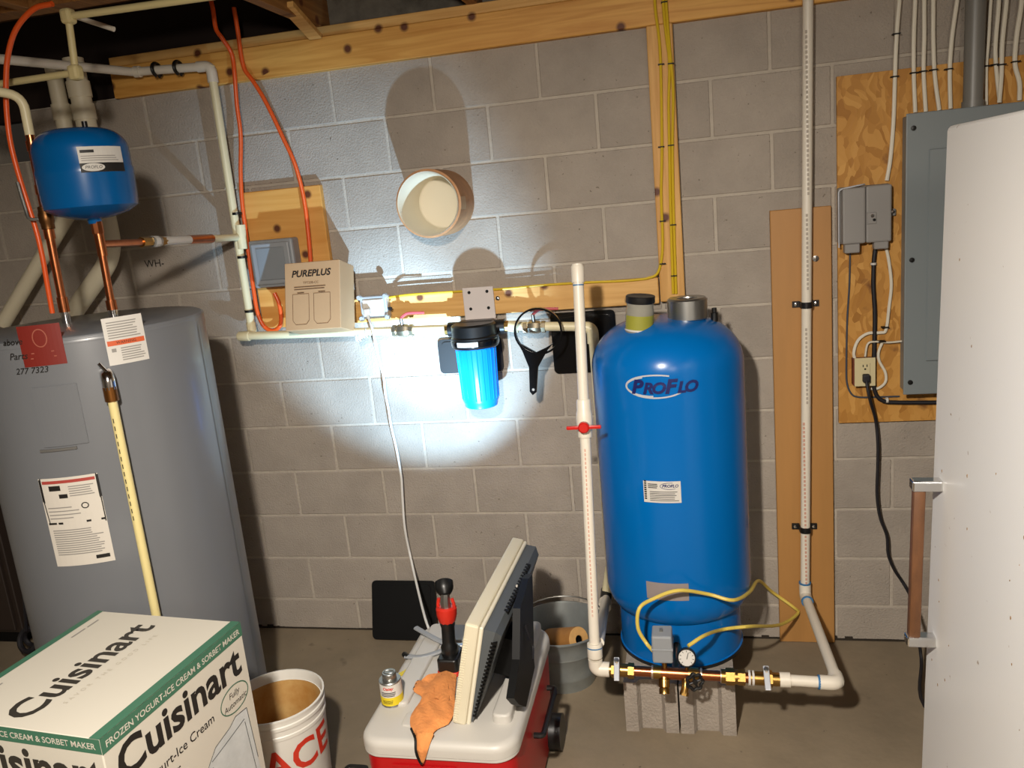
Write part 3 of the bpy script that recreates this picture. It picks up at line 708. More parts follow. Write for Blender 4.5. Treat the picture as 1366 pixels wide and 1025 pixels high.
# filter
FC = AY(639, 505, -.165); FC = V(FC.x, -.165, 0); zt = AY(639, 440, -.165).z; zb = AY(639, 546, -.23).z
fz0 = AY(640, 545, -.20).z
t = thing('water_filter', 'bright blue water filter canister with black head', 'water filter', (FC.x, FC.y, fz0))
ftop = AY(640, 465, -.245).z
prof = [(0, fz0), (.055, fz0), (.062, fz0 + .004), (.066, fz0 + .022), (.070, fz0 + .03), (.076, ftop - .01), (.076, ftop)]
obj('sump', lt(prof, FC, n=40), M_filter, t, True)
for i in range(24):
    a = 2*PI*i/24; c0 = V(FC.x + .0695*math.cos(a), FC.y + .0695*math.sin(a), fz0 + .035); c1 = V(FC.x + .0755*math.cos(a), FC.y + .0755*math.sin(a), ftop - .012)
    obj('rib', tb([c0, c1], .0025, 5), M_filter, t)
obj('head', lt([(.086, ftop - .005), (.090, ftop), (.090, ftop + .035), (.086, ftop + .04), (.086, ftop + .078), (.078, ftop + .085), (0, ftop + .085)], FC, n=40), M_black, t, True)
obj('head_ring', lt([(.0905, ftop + .004), (.0925, ftop + .008), (.0925, ftop + .024), (.0905, ftop + .028)], FC, n=40, cap=False), M_blackg, t, True)
f = cyl_map(FC, .0925, -PI/2 - .1, ftop + .016); lab(obj('label', sheet(f, .085, .018, .0008), M_paper, t), 'white strip label on the head')
for s_ in (-1, 1):
    hc = V(FC.x, ly, AY(639, 437.5, ly).z)
    obj('port', cy(hc + V(s_*.07, 0, 0), hc + V(s_*.112, 0, 0), .028, 18), M_black, t, True)
    obj('brass_nipple', cy(hc + V(s_*.112, 0, 0), hc + V(s_*.126, 0, 0), .021, 8), M_brass, t, True)
obj('port_bridge', bx((FC.x - .075, ly - .03, hc.z - .03), (FC.x + .075, ly + .035, hc.z + .03), .012, 2), M_black, t)
b0_ = AY(620, 424, -.055); b1_ = AY(657, 382, -.055)
br = obj('bracket', bx((b0_.x, -.052, b0_.z - .01), (b1_.x, -.044, b1_.z), .003, 2), mat('bracket_white', '#cfc6c2', .4), t)
obj('bracket_shelf', bx((b0_.x - .004, -.19, b0_.z - .018), (b1_.x + .004, -.044, b0_.z - .010), .003, 2), MATS['bracket_white'], br)
for sx_ in (.22, .80):
    for sz in (.28, .84):
        p = V(b0_.x + (b1_.x - b0_.x)*sx_, -.0522, b0_.z + (b1_.z - b0_.z)*sz); obj('slot', lt([(.0062, 0), (.0062, .0012), (0, .0012)], p, (0, -1, 0), 14), M_blackm, br)
for px, py in ((622, 428), (650, 427)): p = AY(px, py, -.12); obj('bolt', lt([(.007, 0), (.007, .006), (0, .007)], V(p.x, -.12, b0_.z - .0101), (0, 0, 1), 6), M_red if px > 640 else M_steel, br)
p = AY(664, 398, -.041); tag(obj('lag_screw', lt([(.009, 0), (.009, .004), (.005, .007), (0, .007)], V(p.x, -.0402, p.z), (0, -1, 0), 16), M_chrome, None, True), 'shiny screw head on the strip beside the filter bracket', 'screw')

# line after the filter
t = thing('outlet_line', 'cream pipe with brass valve between filter and blue tank', 'pipe', AY(720, 445, ly))
obj('pipe', cy(hc + V(.122, 0, 0), AY(780, 436, ly), .0175, 16), M_cpvc, t, True)
obj('coupling', cy(hc + V(.126, 0, 0), AY(692, 437, ly), .0215, 16), M_cpvc, t, True)
ball_valve(t, 713, 436.5, ly, 'dull brass ball valve with red lever')

# filter wrench hanging from the valve
wyy = -.195
c = AY(718, 442, wyy); 
bm = nb(); rr = AY(748, 442, wyy).x - c.x
ring = [V(c.x + rr*math.cos(a), wyy, c.z + rr*.97*math.sin(a)) for a in [2*PI*i/44 for i in range(44)]]
for i in range(44):
    A, B = ring[i], ring[(i+1) % 44]; na = (A - c).normalized()*.007; nb_ = (B - c).normalized()*.007; na.y = nb_.y = 0
    prism(bm, [A + V(0, -.009, 0), B + V(0, -.009, 0), B + nb_ + V(0, -.009, 0), A + na + V(0, -.009, 0)], (0, .018, 0))
hp = PY(wyy, (700, 464), (690, 456), (697, 468), (706, 490), (707, 522), (711, 527), (716, 523), (718, 490), (730, 468), (738, 458), (728, 464), (715, 470))
prism(bm, [p + V(0, -.006, 0) for p in hp[1:]], (0, .012, 0))
t = thing('filter_wrench', 'black plastic filter wrench hanging in front of the valve', 'wrench', hp[5])
obj('wrench_body', bm, M_blackg, t)
ho = AY(711.5, 520, wyy - .0065); obj('hole_rim', lt([(.0045, 0), (.0065, 0), (.0065, .0012), (.0045, .0012)], ho, (0, -1, 0), 14, cap=False), M_dgray, t)
obj('hole', lt([(.0045, 0), (.0045, .0006), (0, .0006)], ho, (0, -1, 0), 14), M_paper, t)

# black square tray shapes
def plate(px0, py0, px1, py1, y, label, m=M_blackg, lean=None):
    a = AY(px0, py1, y); b = AY(px1, py0, y); a.y = b.y = 0
    t = thing('black_tray', label, 'tray', ((a.x+b.x)/2, y, a.z), None)
    Mx = lean or Matrix.Identity(4)
    poly = []
    w_, h_ = b.x - a.x, b.z - a.z; rad = .018
    for (cx_, cz_, s0) in ((w_/2 - rad, h_ - rad, 0), (-w_/2 + rad, h_ - rad, PI/2), (-w_/2 + rad, rad, PI), (w_/2 - rad, rad, 3*PI/2)):
        for i in range(5): an = s0 + i*PI/8; poly.append(V(cx_ + rad*math.cos(an), 0, cz_ + rad*math.sin(an)))
    L_ = Matrix.Translation(V((a.x+b.x)/2, y, a.z)) @ Mx
    obj('plate', prism(nb(), [L_ @ p for p in poly], L_.to_3x3() @ V(0, .008, 0)), m, t)
    inner = [V(p.x*.86, -.004, (p.z - h_/2)*.86 + h_/2) for p in poly]
    obj('raised_field', prism(nb(), [L_ @ p for p in inner], L_.to_3x3() @ V(0, .0045, 0)), m, t)
plate(740, 413, 820, 499, -.012, 'black square tray on the wall behind the filter wrench')
plate(588, 449, 668, 499, -.012, 'dull black square tray on the wall behind the blue filter', mat('dusty_black', '#14110f', .5))
plate(497, 783, 573, 853, -.10, 'black square tray leaning on the foot of the wall', M_blackm, Matrix.Rotation(-.30, 4, 'X'))

# outlet box with clear cover and its white cord
p0 = AY(486, 425, -.06); p1 = AY(517, 393, -.06)
t = thing('outlet_box', 'small metal outlet box with clear cover left of the filter', 'outlet', (p0.x, -.05, p0.z))
obj('box', bx((p0.x, -.085, p0.z), (p1.x, -.0405, p1.z), .004, 2), mat('outlet_grey', '#b0b2b4', .3, .4), t)
obj('face_plate', bx((p0.x + .012, -.091, p0.z + .012), (p1.x - .012, -.084, p1.z - .012), .003, 1), M_paper, t)
obj('plug', bx((p0.x + .02, -.112, p0.z + .018), (p0.x + .046, -.09, p0.z + .045), .005, 2), mat('plug_tan', '#a89888', .5), t)
for sx_ in (0, 1):
    for sz in (0, 1): obj('corner_ear', lt([(.011, 0), (.011, .01), (.008, .014), (0, .014)], (p0.x + (p1.x-p0.x)*sx_*.98 + .002, -.084, p0.z + (p1.z-p0.z)*sz*.94 + .004), (0, -1, 0), 14), MATS['outlet_grey'], t, True)
lab(obj('knob', lt([(.007, 0), (.007, .012), (0, .013)], (p1.x + .004, -.075, (p0.z+p1.z)/2 - .01), (1, -.3, 0), 12), M_black, t, True), 'black latch knob')
P = [V(p0.x + .033, -.105, p0.z + .022)] + PY(-.15, (497, 440), (501, 462)) + PY(-.05, (507, 485), (512, 505), (514, 525), (518, 545), (522, 570), (529, 600), (535, 635), (537, 665), (540, 705), (548, 745)) + PY(-.2, (557, 785)) + PY(-.45, (568, 828)) + [V(-.06, -.55, .28)]
tag(obj('lamp_lead', tb(catmull(P, 6), .005, 8), M_whitec, None, True), 'thin white cord hanging from the outlet box down the wall', 'cord')

# pencilled letters on the wall
text('wall_writing', 'WH-', .045, flat_map(AY(206, 352, -.003), (1, 0, 0), (0, 0, 1)), M_ink, wall, h=.0005)

# ------------------------------------------------------------------ water heater
HY = -.95
HC = V(-.904, HY, 0); HR = .336; HT = 1.581
t = thing('water_heater', 'large grey cylindrical water heater at the left', 'water heater', (HC.x, HC.y, 0))
obj('jacket', lt([(HR - .012, .05), (HR, .055), (HR, HT - .03), (HR - .001, HT - .022), (HR - .001, HT - .012)], HC, n=72, cap=False), M_heater, t, True)
obj('top_cap', lt([(HR, HT - .022), (HR, HT - .016), (HR - .005, HT - .005), (HR - .015, HT), (0, HT + .003)], HC, n=72), M_heater, t, True)
lab(obj('base', lt([(HR - .02, .0), (HR - .02, .052), (0, .052)], HC, n=48), M_black, t, True), 'black base ring')
def heater_phi(px, py):
    d = ray(px, py); ox, oy = CAM.x - HC.x, CAM.y - HC.y
    A = d.x**2 + d.y**2; B = 2*(ox*d.x + oy*d.y); C = ox*ox + oy*oy - HR*HR
    D = max(0, B*B - 4*A*C); s = (-B - math.sqrt(D)) / (2*A); p = CAM + d*s
    return math.atan2(p.y - HC.y, p.x - HC.x), p.z
def hmap(px, py): a, z = heater_phi(px, py); return cyl_map(HC, HR, a, z)
obj('seam', rects(cyl_map(HC, HR, math.atan2(CAM.y-HC.y, CAM.x-HC.x) + 1.08, .8), [(-.004, -.74, .004, .74)], .003), mat('seam_grey', '#6f7476', .4), t)
f = hmap(55, 461); st = lab(obj('red_sticker', sheet(f, .112, .112), mat('red_sticker', '#701c12', .5), t), 'square dark red sticker')
bm = strokes(f, [ell(0, .02, .018, .024, 20), [(-.03, -.02), (.03, -.018)], [(-.034, -.034), (.034, -.032)]], .003); obj('print', bm, mat('pale_red', '#94503f', .5), st)
f = hmap(168, 453); st = lab(obj('warning_label', sheet(f, .108, .132), M_paper, t), 'white warning label with orange band')
obj('band', rects(f, [(-.05, -.012, .05, .002)]), mat('orange_band', '#c85a30', .5), st)
mat('grey_text', '#8a8680', .6); obj('print', lines(f, -.044, .046, .056, .006, 7, .003, 11), MATS['grey_text'], st); obj('print', lines(f, -.018, .046, -.018, -.058, 6, .003, 12), MATS['grey_text'], st); obj('print', rects(f, [(-.042, -.03, -.03, -.02)]), MATS['grey_text'], st)
text('lettering', 'WARNING', .011, f, M_ink, st, 0, -.005, .0018)
f = hmap(101, 696); st = lab(obj('instruction_label', sheet(f, .165, .265), mat('cream_paper', '#c9c2b6', .6), t), 'tall instruction label with black frame')
bm = strokes(f, [[(-.078, .13), (.08, .13), (.08, .064), (-.078, .064), (-.078, .13)]], .007); strokes(f, [[(-.078, -.002), (-.035, -.002)], [(.03, -.002), (.08, -.002)]], .006, .0014, bm); strokes(f, [[(-.078, .064), (-.074, .0)], [(.08, .064), (.08, -.01)]], .003, .0014, bm)
obj('frame_print', bm, M_ink, st); obj('symbol', strokes(f, [ell(.035, .045, .009, .008, 16)], .003), M_ink, st)
for a_ in ((.035, -.118, .072, -.107), (-.055, .095, -.022, .11), (-.03, .072, -.006, .084)): obj('print', rects(f, [a_]), M_ink, st)
obj('band', rects(f, [(-.072, .116, .074, .125)]), mat('red_band', '#a04038', .5), st)
for a_ in ((0, .07, .108, .074, 5, .003, 21), (-.07, .02, .05, .008, 4, .003, 22), (-.07, .07, -.02, -.10, 12, .003, 23)): obj('fine_print', lines(f, *a_), MATS['grey_text'], st)
f = hmap(20, 474); text('handwriting', 'above', .024, f, M_ink, t, .0, .035, .001, .3, .01)
text('handwriting', 'Parts', .026, f, M_ink, t, .008, -.005, .001, .3, .01)
f = hmap(42, 495); text('handwriting', '277 7323', .024, f, M_ink, t, 0, 0, .001, .25, .01)
obj('access_panel', sheet(hmap(80, 555), .118, .17, .004), M_heater, t)
lab(obj('scuff', sheet(hmap(78, 600), .10, .007, .0048), mat('scuff', '#5c5a56', .6), t), 'dark scuff line')
# relief valve and discharge pipe
a, z = heater_phi(141, 498); n_ = V(math.cos(a), math.sin(a), 0); rv = V(HC.x, HC.y, z) + n_*HR; rc = rv + n_*.045
v = obj('relief_valve', tb(elbow_path([rv, rc, rc + V(0, 0, -.04)], .02), .018, 14), M_chrome, t, True)
obj('test_lever', tb([rc + V(0, 0, .01), rc + n_*.01 + V(-.02, 0, .035)], .005, 8), M_chrome, v, True)
obj('brass_nut', cy(rc + V(0, 0, -.032), rc + V(0, 0, -.072), .0185, 10), mat('dark_brass', '#8a5a2c', .35, .9), v, True)
dp = obj('discharge_pipe', cy(rc + V(0, 0, -.07), V(rc.x, rc.y, .10), .0125, 14), mat('yellow_cpvc', '#d8c88c', .42), t, True)
obj('printing', strokes(flat_map(rc + V(.001, -.0126, -.12), (0, 0, -1), (1, 0, 0)), [[(i*.022, 0), (i*.022 + .013, 0)] for i in range(14)], .003, .0003), M_ink, dp)

# copper risers, expansion tank and cross pipe
ctop = HT + .003
q1 = AY(149, 408, HY); cr_ = V(q1.x, HY, 0)
et = V(AY(131, 298, HY).x - .006, HY, 0)
zn = AY(131, 298, HY).z; tz = AY(134, 326, HY).z
t = thing('cold_copper_line', 'copper line with tee between heater, expansion tank and wall pipe', 'pipe', (q1.x, HY, ctop))
obj('nipple', cy(V(q1.x, HY, ctop), V(q1.x, HY, ctop + .04), .014, 14), M_chrome, t, True)
obj('riser', cy(V(q1.x, HY, ctop + .035), V(et.x, HY, zn - .01), .0115, 14), M_copper, t, True)
obj('adapter', cy(V(q1.x, HY, ctop + .03), V(q1.x, HY, ctop + .06), .0155, 12), M_copper, t, True)
obj('tee', cy(V(et.x, HY, tz - .035), V(et.x, HY, tz + .035), .0145, 14), M_copper, t, True)
obj('female_adapter', cy(V(et.x, HY, zn - .03), V(et.x, HY, zn + .005), .0165, 8), M_copper, t, True)
xe = AY(319, 316.5, -.075); xs = V(et.x, HY, tz); xd = xe - xs
def xp(px):   # point of the cross pipe under image column px
    lo, hi = 0., 1.
    for _ in range(40):
        m_ = (lo + hi)/2; q = xs + xd*m_ - CAM; u = 683 + FPX*q.dot(RIGHT)/q.dot(FWD)
        if u < px: lo = m_
        else: hi = m_
    return xs + xd*lo
obj('branch', cy(xs, xp(200), .0115, 14), M_copper, t, True)
obj('brass_union', cy(xp(188), xp(200), .0165, 8), M_brass, t, True)
lab(obj('check_valve', cy(xp(200), xp(212), .0185, 12), M_steel, t, True), 'silver check valve'); obj('valve_tag', cy(xp(203), xp(209), .0189, 12), M_paper, t)
lab(obj('white_sleeve', cy(xp(218), xp(254), .0155, 14), M_paper, t, True), 'white taped sleeve'); obj('union_nut', cy(xp(210), xp(219), .016, 8), M_brass, t, True)
obj('copper_end', cy(xp(252), xp(282), .0165, 14), M_copper, t, True)
lab(obj('plastic_end', cy(xp(280), xp(321), .0135, 14), M_cpvc, t, True), 'cream plastic end piece')
t = thing('expansion_tank', 'small dark blue expansion tank above the water heater', 'tank', (et.x, HY, zn))
tt = AY(110, 172, HY).z; R2 = .131; ec = V(et.x - .004, HY, 0)
zb2 = zn + .012
prof = [(.018, zb2 - .012), (.02, zb2), (.05, zb2 + .004), (.10, zb2 + .018), (.128, zb2 + .036), (R2, zb2 + .058), (R2 + .002, zb2 + .13), (R2 + .003, zb2 + .14), (R2, zb2 + .15), (R2, tt - .062)]
for i in range(8): a = PI/2*(i+1)/8; prof.append((.06 + (R2 - .06)*math.cos(a), tt - .062 + .062*math.sin(a)))
prof.append((0, tt + .002)); obj('shell', lt(prof, ec, n=56), M_blue2, t, True)
def exp_map(px, py):
    d = ray(px, py); ox, oy = CAM.x - ec.x, CAM.y - ec.y; A = d.x**2 + d.y**2; B = 2*(ox*d.x + oy*d.y); C = ox*ox + oy*oy - R2*R2
    s = (-B - math.sqrt(max(0, B*B - 4*A*C)))/(2*A); p = CAM + d*s; return cyl_map(ec, R2 + .0035, math.atan2(p.y - ec.y, p.x - ec.x), p.z)
f = exp_map(137, 212); st = lab(obj('rating_label', sheet(f, .128, .07), M_paper, t), 'white and black rating label')
obj('band', rects(f, [(-.064, -.035, .064, -.010)]), M_ink, st)
bm = nb(); prev = None
for k in range(5):
    ring = [bm.verts.new(f(-.030 + .03*k/4*math.cos(a), -.022 + .011*k/4*math.sin(a), .0022)) for a in [2*PI*i/24 for i in range(24)]] if k else [bm.verts.new(f(-.030, -.022, .0022))]
    if k == 1: [bm.faces.new((prev[0], ring[i], ring[(i+1) % 24])) for i in range(24)]
    elif k > 1: [bm.faces.new((prev[i], ring[i], ring[(i+1) % 24], prev[(i+1) % 24])) for i in range(24)]
    prev = ring
obj('oval', bm, M_paper, st)
text('lettering', 'PROFLO', .012, f, M_ink, st, -.03, -.022, .003, .2)
obj('print', rects(f, [(-.058, .018, -.022, .026)]), M_ink, st); obj('print', lines(f, -.058, .05, .012, -.006, 3, .002, 9), MATS['grey_text'], st)
obj('air_valve', cy(ec + V(.03, 0, tt), ec + V(.03, 0, tt + .02), .008, 10), M_black, t, True)
q2 = AY(86, 416, HY)
def hx_(py): return AY(34 + (py - 150)*.196, py, HY)
t = thing('hot_copper_line', 'copper riser with shutoff valve left of the expansion tank', 'pipe', (q2.x, HY, ctop))
xq = q2.x; xt = hx_(175).x; zt_ = hx_(175).z
def ql(s): return V(xq, HY, ctop).lerp(V(xt, HY, zt_), s)
obj('nipple', cy(ql(0), ql(.08), .014, 14), M_chrome, t, True)
obj('riser', cy(ql(.06), ql(1), .0125, 14), M_copper, t, True)
obj('adapter', cy(ql(.06), ql(.14), .016, 12), M_copper, t, True)
vv = ql(.56); b = obj('valve', lt([(.013, -.035), (.019, -.033), (.019, -.018), (.022, -.01), (.022, .01), (.019, .018), (.019, .033), (.013, .035)], vv, (0, 0, 1), 12), mat('dark_bronze', '#6e4a2a', .4, .9), t, True)
obj('lever', tb(catmull([vv, vv + V(-.03, -.03, 0), vv + V(-.04, -.03, .03), vv + V(-.048, -.03, .11)], 4), .005, 8), M_steel, b, True)
for s in (.45, .68, .9): obj('coupling', cy(ql(s), ql(s + .05), .0155, 14), M_copper, t, True)
e1 = hx_(128); l_ = AY(-40, 116, HY - .10); l_ = V(e1.x, HY, e1.z).lerp(l_, 8)
lab(obj('plastic_top', tb(elbow_path([ql(.98), V(e1.x, HY, e1.z), l_], .04), .0135, 14), M_cpvc, t, True), 'cream plastic top bend')

# thin cream pipe hung from the header
t = thing('ceiling_pipe', 'thin cream pipe bending down from the header joist', 'pipe', AY(96, 60, -.86))
pts = [AY(420, -24, -.86), AY(91, 22, -.86), AY(101, 97, -.86), AY(-700, 216, -.86)]
obj('pipe', tb(elbow_path(pts, .02), .0105, 12), mat('aged_cpvc', '#cfc08c', .45), t, True)
for p in pts[1:3]: obj('elbow', bx(p - V(.018, .018, .022), p + V(.018, .018, .022), .010, 2), MATS['aged_cpvc'], t)
P = PY(-.70, (100, 22), (125, 30), (152, 39)); tag(obj('short_pipe', cy(P[0], P[2], .008, 10), M_pvc, None, True), 'short pale pipe end under the dark joist bay', 'pipe')

# flue pipes behind the heater
def flue(px_top, px_bot, bend, end, r, label, extra=()):
    P = [AY(px_top[0], px_top[1], -.17), AY(*bend, -.17), AY(*end, -.17)]
    t = thing('vent_pipe', label, 'pipe', P[1], 'vent pipes behind the heater')
    obj('pipe', tb(elbow_path(P, .09, 8), r, 20), M_flue, t, True)
    for (px, py) in extra:
        q = AY(px, py, -.17); s = (q.z - P[1].z)/(P[0].z - P[1].z); q = P[1].lerp(P[0], s); d = (P[0] - P[1]).normalized()
        obj('collar', cy(q - d*.03, q + d*.03, r + .005, 20), M_flue, t, True)
flue((70, 88), None, (105, 262), (4, 432), .030, 'white vent pipe slanting down behind the heater, left one', ((82, 150),))
flue((97, 78), None, (152, 340), (92, 425), .038, 'thick white vent pipe slanting down behind the heater, right one', ((110, 150), (103, 120)))

# dark cabinet and cable at the far left
t = thing('dark_cabinet', 'dark brown cabinet standing at the far left edge of the wall', 'cabinet', (-2.5, -.12, 0))
obj('body', bx((-2.9, -.20, .06), (-2.215, -.012, 1.05), .004, 1), mat('dark_brown', '#2c211a', .6), t)
obj('plinth', bx((-2.88, -.18, .0), (-2.235, -.012, .06)), M_blackm, t)
obj('door', bx((-2.88, -.216, .08), (-2.24, -.2005, 1.03), .003, 1), MATS['dark_brown'], t)
P = PY(-.75, (48, 662)) + PY(-.5, (38, 668), (30, 690)) + PY(-.35, (29, 720), (33, 740), (31, 770), (33, 810), (35, 842))
bm = tb(catmull(P, 5), .007, 8); cc = P[-1] + V(0, 0, -.045)
tube(bm, [cc + V(.045*math.cos(a), 0.02*math.sin(a*1.0), .045*math.sin(a)) for a in [2*PI*i/30 for i in range(30)]], .012, 8, True)
tube(bm, [cc + V(.040*math.cos(a), .022, .040*math.sin(a)) for a in [2*PI*i/30 for i in range(30)]], .011, 8, True)
tag(obj('black_cable', bm, M_rubber, None, True), 'black cable hanging beside the heater ending in a coil', 'cable')

# ------------------------------------------------------------------ electrics on the strand board
t = thing('telephone_box', 'grey plastic telephone junction box on the strand board', 'junction box', AY(1155, 335, -.03))
a_ = AY(1121, 334, -.05); b_ = AY(1188, 246, -.05)
obj('base', bx((a_.x - .006, -.045, a_.z + .02), (b_.x + .002, -.0185, b_.z + .004), .008, 2), mat('box_base', '#7c7a76', .55), t)
mid = a_.x + (b_.x - a_.x)*.49
mN = mat('box_cover', '#8f8c88', .5)
obj('cover', bx((a_.x + .004, -.075, a_.z + .02), (mid - .0008, -.04, b_.z), .006, 2), mN, t)
obj('cover', bx((mid + .0008, -.073, a_.z + .02), (b_.x, -.04, b_.z + .002), .006, 2), mN, t)
obj('cable_skirt', bx((a_.x + .012, -.066, a_.z - .012), (a_.x + .062, -.03, a_.z + .022), .003, 1), mN, t)
obj('cable_skirt', bx((b_.x - .055, -.066, a_.z - .005), (b_.x - .008, -.03, a_.z + .024), .003, 1), mN, t)
obj('tongue', bx((mid + .001, -.0765, (a_.z+b_.z)/2 - .022), (mid + .034, -.072, (a_.z+b_.z)/2 + .018), .002, 1), mN, t)
obj('screw', lt([(.005, 0), (.005, .002), (0, .0025)], (mid + .026, -.0766, (a_.z+b_.z)/2 - .008), (0, -1, 0), 12), M_blackm, t)
obj('screw', lt([(.006, 0), (.006, .002), (0, .0025)], (mid + .020, -.0766, (a_.z+b_.z)/2 + .006), (0, -1, 0), 12), M_chrome, t)
obj('hinge_wire', tb(elbow_path([V(a_.x - .006, -.06, a_.z + .01), V(a_.x - .006, -.06, b_.z - .002), V(mid - .01, -.062, b_.z + .008), V(mid, -.05, b_.z + .008)], .015), .0028, 6), M_silver, t, True)
obj('mount_ear', bx((b_.x + .002, -.035, (a_.z+b_.z)/2 - .002), (b_.x + .022, -.0185, (a_.z+b_.z)/2 + .022), .003, 1), MATS['box_base'], t)
obj('screw', lt([(.006, 0), (.006, .003), (0, .004)], (b_.x + .012, -.035, (a_.z+b_.z)/2 + .012), (0, -1, 0), 12), M_chrome, t)
# breaker panel
pz0 = AY(1205, 527, -.105).z; pz1 = AY(1208, 152, -.105).z; px0 = AY(1207, 340, -.105).x
t = thing('breaker_panel', 'tall grey electrical breaker panel partly hidden by the freezer', 'electrical panel', (px0 + .18, -.06, pz0))
obj('enclosure', bx((px0 + .008, -.098, pz0 + .006), (px0 + .362, -.0185, pz1 - .006), .003, 1), M_gray, t)
obj('cover', bx((px0, -.106, pz0), (px0 + .37, -.0985, pz1), .003, 2), M_gray, t)
obj('door', bx((px0 + .07, -.113, pz0 + .12), (px0 + .31, -.1065, pz1 - .12), .003, 1), M_gray, t)
for zz in (pz0 + .045, pz0 + .475, pz1 - .048): obj('cover_screw', lt([(.0085, 0), (.0085, .003), (0, .004)], (px0 + .022, -.1062, zz), (0, -1, 0), 14), M_black, t)
t = thing('conduit', 'grey vertical conduit entering the breaker panel from above', 'conduit', AY(1298, 140, -.055))
ct = V(AY(1298, 130, -.06).x, -.06, 0); obj('pipe', cy(V(ct.x, -.06, pz1 - .004), V(ct.x, -.06, 2.76), .030, 24), mat('conduit_grey', '#77756f', .4), t, True)
obj('connector', cy(V(ct.x, -.06, pz1 - .005), V(ct.x, -.06, pz1 + .02), .034, 20), mat('conduit_grey'), t, True)
# white cables
def romex(label, y, pts, m=M_white, r=.0068, grp='white cables above the breaker panel', staples=()):
    t = thing('white_cable', label, 'cable', AY(pts[-1][0], pts[-1][1], y), grp)
    obj('cable', tb(catmull(PY(y, *pts), 5), r, 8, flat=.7), m, t, True)
    for (px, py) in staples: p = AY(px, py, y - .006); obj('staple', bx((p.x - .012, y - .010, p.z - .002), (p.x + .012, -.019, p.z + .002), 0, 1), M_blackm, t)
romex('leftmost white cable running down to the telephone junction box', -.030, ((1203, -30), (1200, 0), (1196, 50), (1194, 100), (1192, 160), (1188, 210), (1183, 241)), staples=((1194, 102), (1196, 45)))
romex('white cable into the panel, nearest the leftmost cable', -.030, ((1222, -30), (1221, 0), (1219, 50), (1219, 100), (1221, 150)), staples=((1220, 97),))
romex('white cable into the panel, second from the leftmost cable', -.030, ((1235, -30), (1233, 0), (1233, 50), (1232, 95), (1235, 149)), staples=((1232, 95),))
romex('white cable into the panel, third from the leftmost cable', -.030, ((1244, -30), (1245, 0), (1245, 50), (1247, 100), (1253, 147)), staples=((1246, 93),))
romex('white cable just left of the grey conduit', -.030, ((1281, -30), (1277, 0), (1270, 50), (1267, 95), (1268, 145)), staples=((1266, 92),))
romex('thin white cable just right of the grey conduit', -.030, ((1326, -30), (1322, 0), (1319, 50), (1316, 90), (1316, 140)), r=.005, staples=((1316, 88),))
romex('white cable second right of the grey conduit', -.030, ((1334, -30), (1332, 10), (1328, 60), (1329, 90), (1334, 137)), staples=((1328, 86),))
romex('white cable third right of the grey conduit, crossing its neighbour', -.040, ((1346, -30), (1342, 10), (1337, 60), (1336, 100), (1333, 137)), staples=((1337, 86),))
romex('rightmost white cable at the picture edge', -.030, ((1366, -30), (1362, 10), (1356, 50), (1354, 85), (1360, 110), (1360, 134)), r=.0075, staples=((1356, 82),))
t = thing('wall_outlet', 'beige wall outlet with a black plug below the telephone box', 'outlet', AY(1153, 516, -.03))
a_ = AY(1140, 516, -.055); b_ = AY(1168, 477, -.055)
obj('box', bx((a_.x - .004, -.05, a_.z + .004), (b_.x - .004, -.0185, b_.z - .004)), mat('box_rust', '#6a2c18', .6), t)
fp = obj('face_plate', bx((a_.x, -.057, a_.z), (b_.x, -.0505, b_.z), .002, 2), mat('almond', '#cfc298', .4), t)
cxx = (a_.x + b_.x)/2; czz = (a_.z + b_.z)/2
obj('receptacle', bx((cxx - .017, -.059, czz - .034), (cxx + .017, -.0565, czz + .034), .001, 1), MATS['almond'], fp)
bm = nb()
for (dx, dz, w_, h_) in ((-.007, .024, .003, .008), (.006, .024, .003, .009), (0, .012, .006, .006)): box(bm, (cxx + dx - w_/2, -.0596, czz + dz - h_/2), (cxx + dx + w_/2, -.0588, czz + dz + h_/2))
obj('slots', bm, M_blackm, fp)
P = [V(cxx + .002, -.075, czz - .018)] + PY(-.09, (1157, 516), (1161, 535)) + PY(-.05, (1168, 560), (1171, 590), (1171, 620), (1170, 660), (1174, 690), (1183, 715), (1185, 740), (1193, 760), (1206, 780)) + PY(-.12, (1216, 800)) + PY(-.25, (1222, 830), (1229, 880)) + [V(1.62, -.5, .05), V(1.75, -.7, .02)]
t = thing('black_power_cord', 'black power cord plugged into the beige outlet, falling behind the freezer', 'cord', P[0])
obj('cord', tb(catmull(P, 6), .0058, 8), M_rubber, t, True)
obj('plug', bx((cxx - .011, -.085, czz - .034), (cxx + .013, -.0598, czz - .004), .005, 2), M_rubber, t)
romex('white cable loop from the telephone box to the left of the outlet', -.030, ((1182, 330), (1186, 350), (1189, 380), (1186, 410), (1182, 440), (1175, 444), (1158, 445), (1145, 454), (1139, 470), (1141, 481)), r=.0055, grp='white cables around the outlet', staples=((1181, 437),))
romex('white cable from the panel to the top of the outlet', -.036, ((1206, 455), (1185, 457), (1165, 456), (1157, 460), (1154, 476)), r=.0055, grp='white cables around the outlet', staples=((1177, 456),))
romex('white cable bulging around the right of the outlet', -.030, ((1177, 457), (1172, 470), (1173, 482), (1181, 497), (1181, 510), (1172, 518), (1161, 519)), r=.005, grp='white cables around the outlet')
t = thing('black_feed_cable', 'thick black cable from telephone box passing behind the outlet', 'cable', AY(1165, 530, -.03))
obj('cable', tb(catmull(PY(-.032, (1169, 325), (1166, 345), (1165, 380), (1167, 420), (1166, 470), (1165, 505), (1168, 525), (1178, 535), (1195, 537), (1250, 537), (1300, 536)), 5), .0075, 10), M_rubber, t, True)
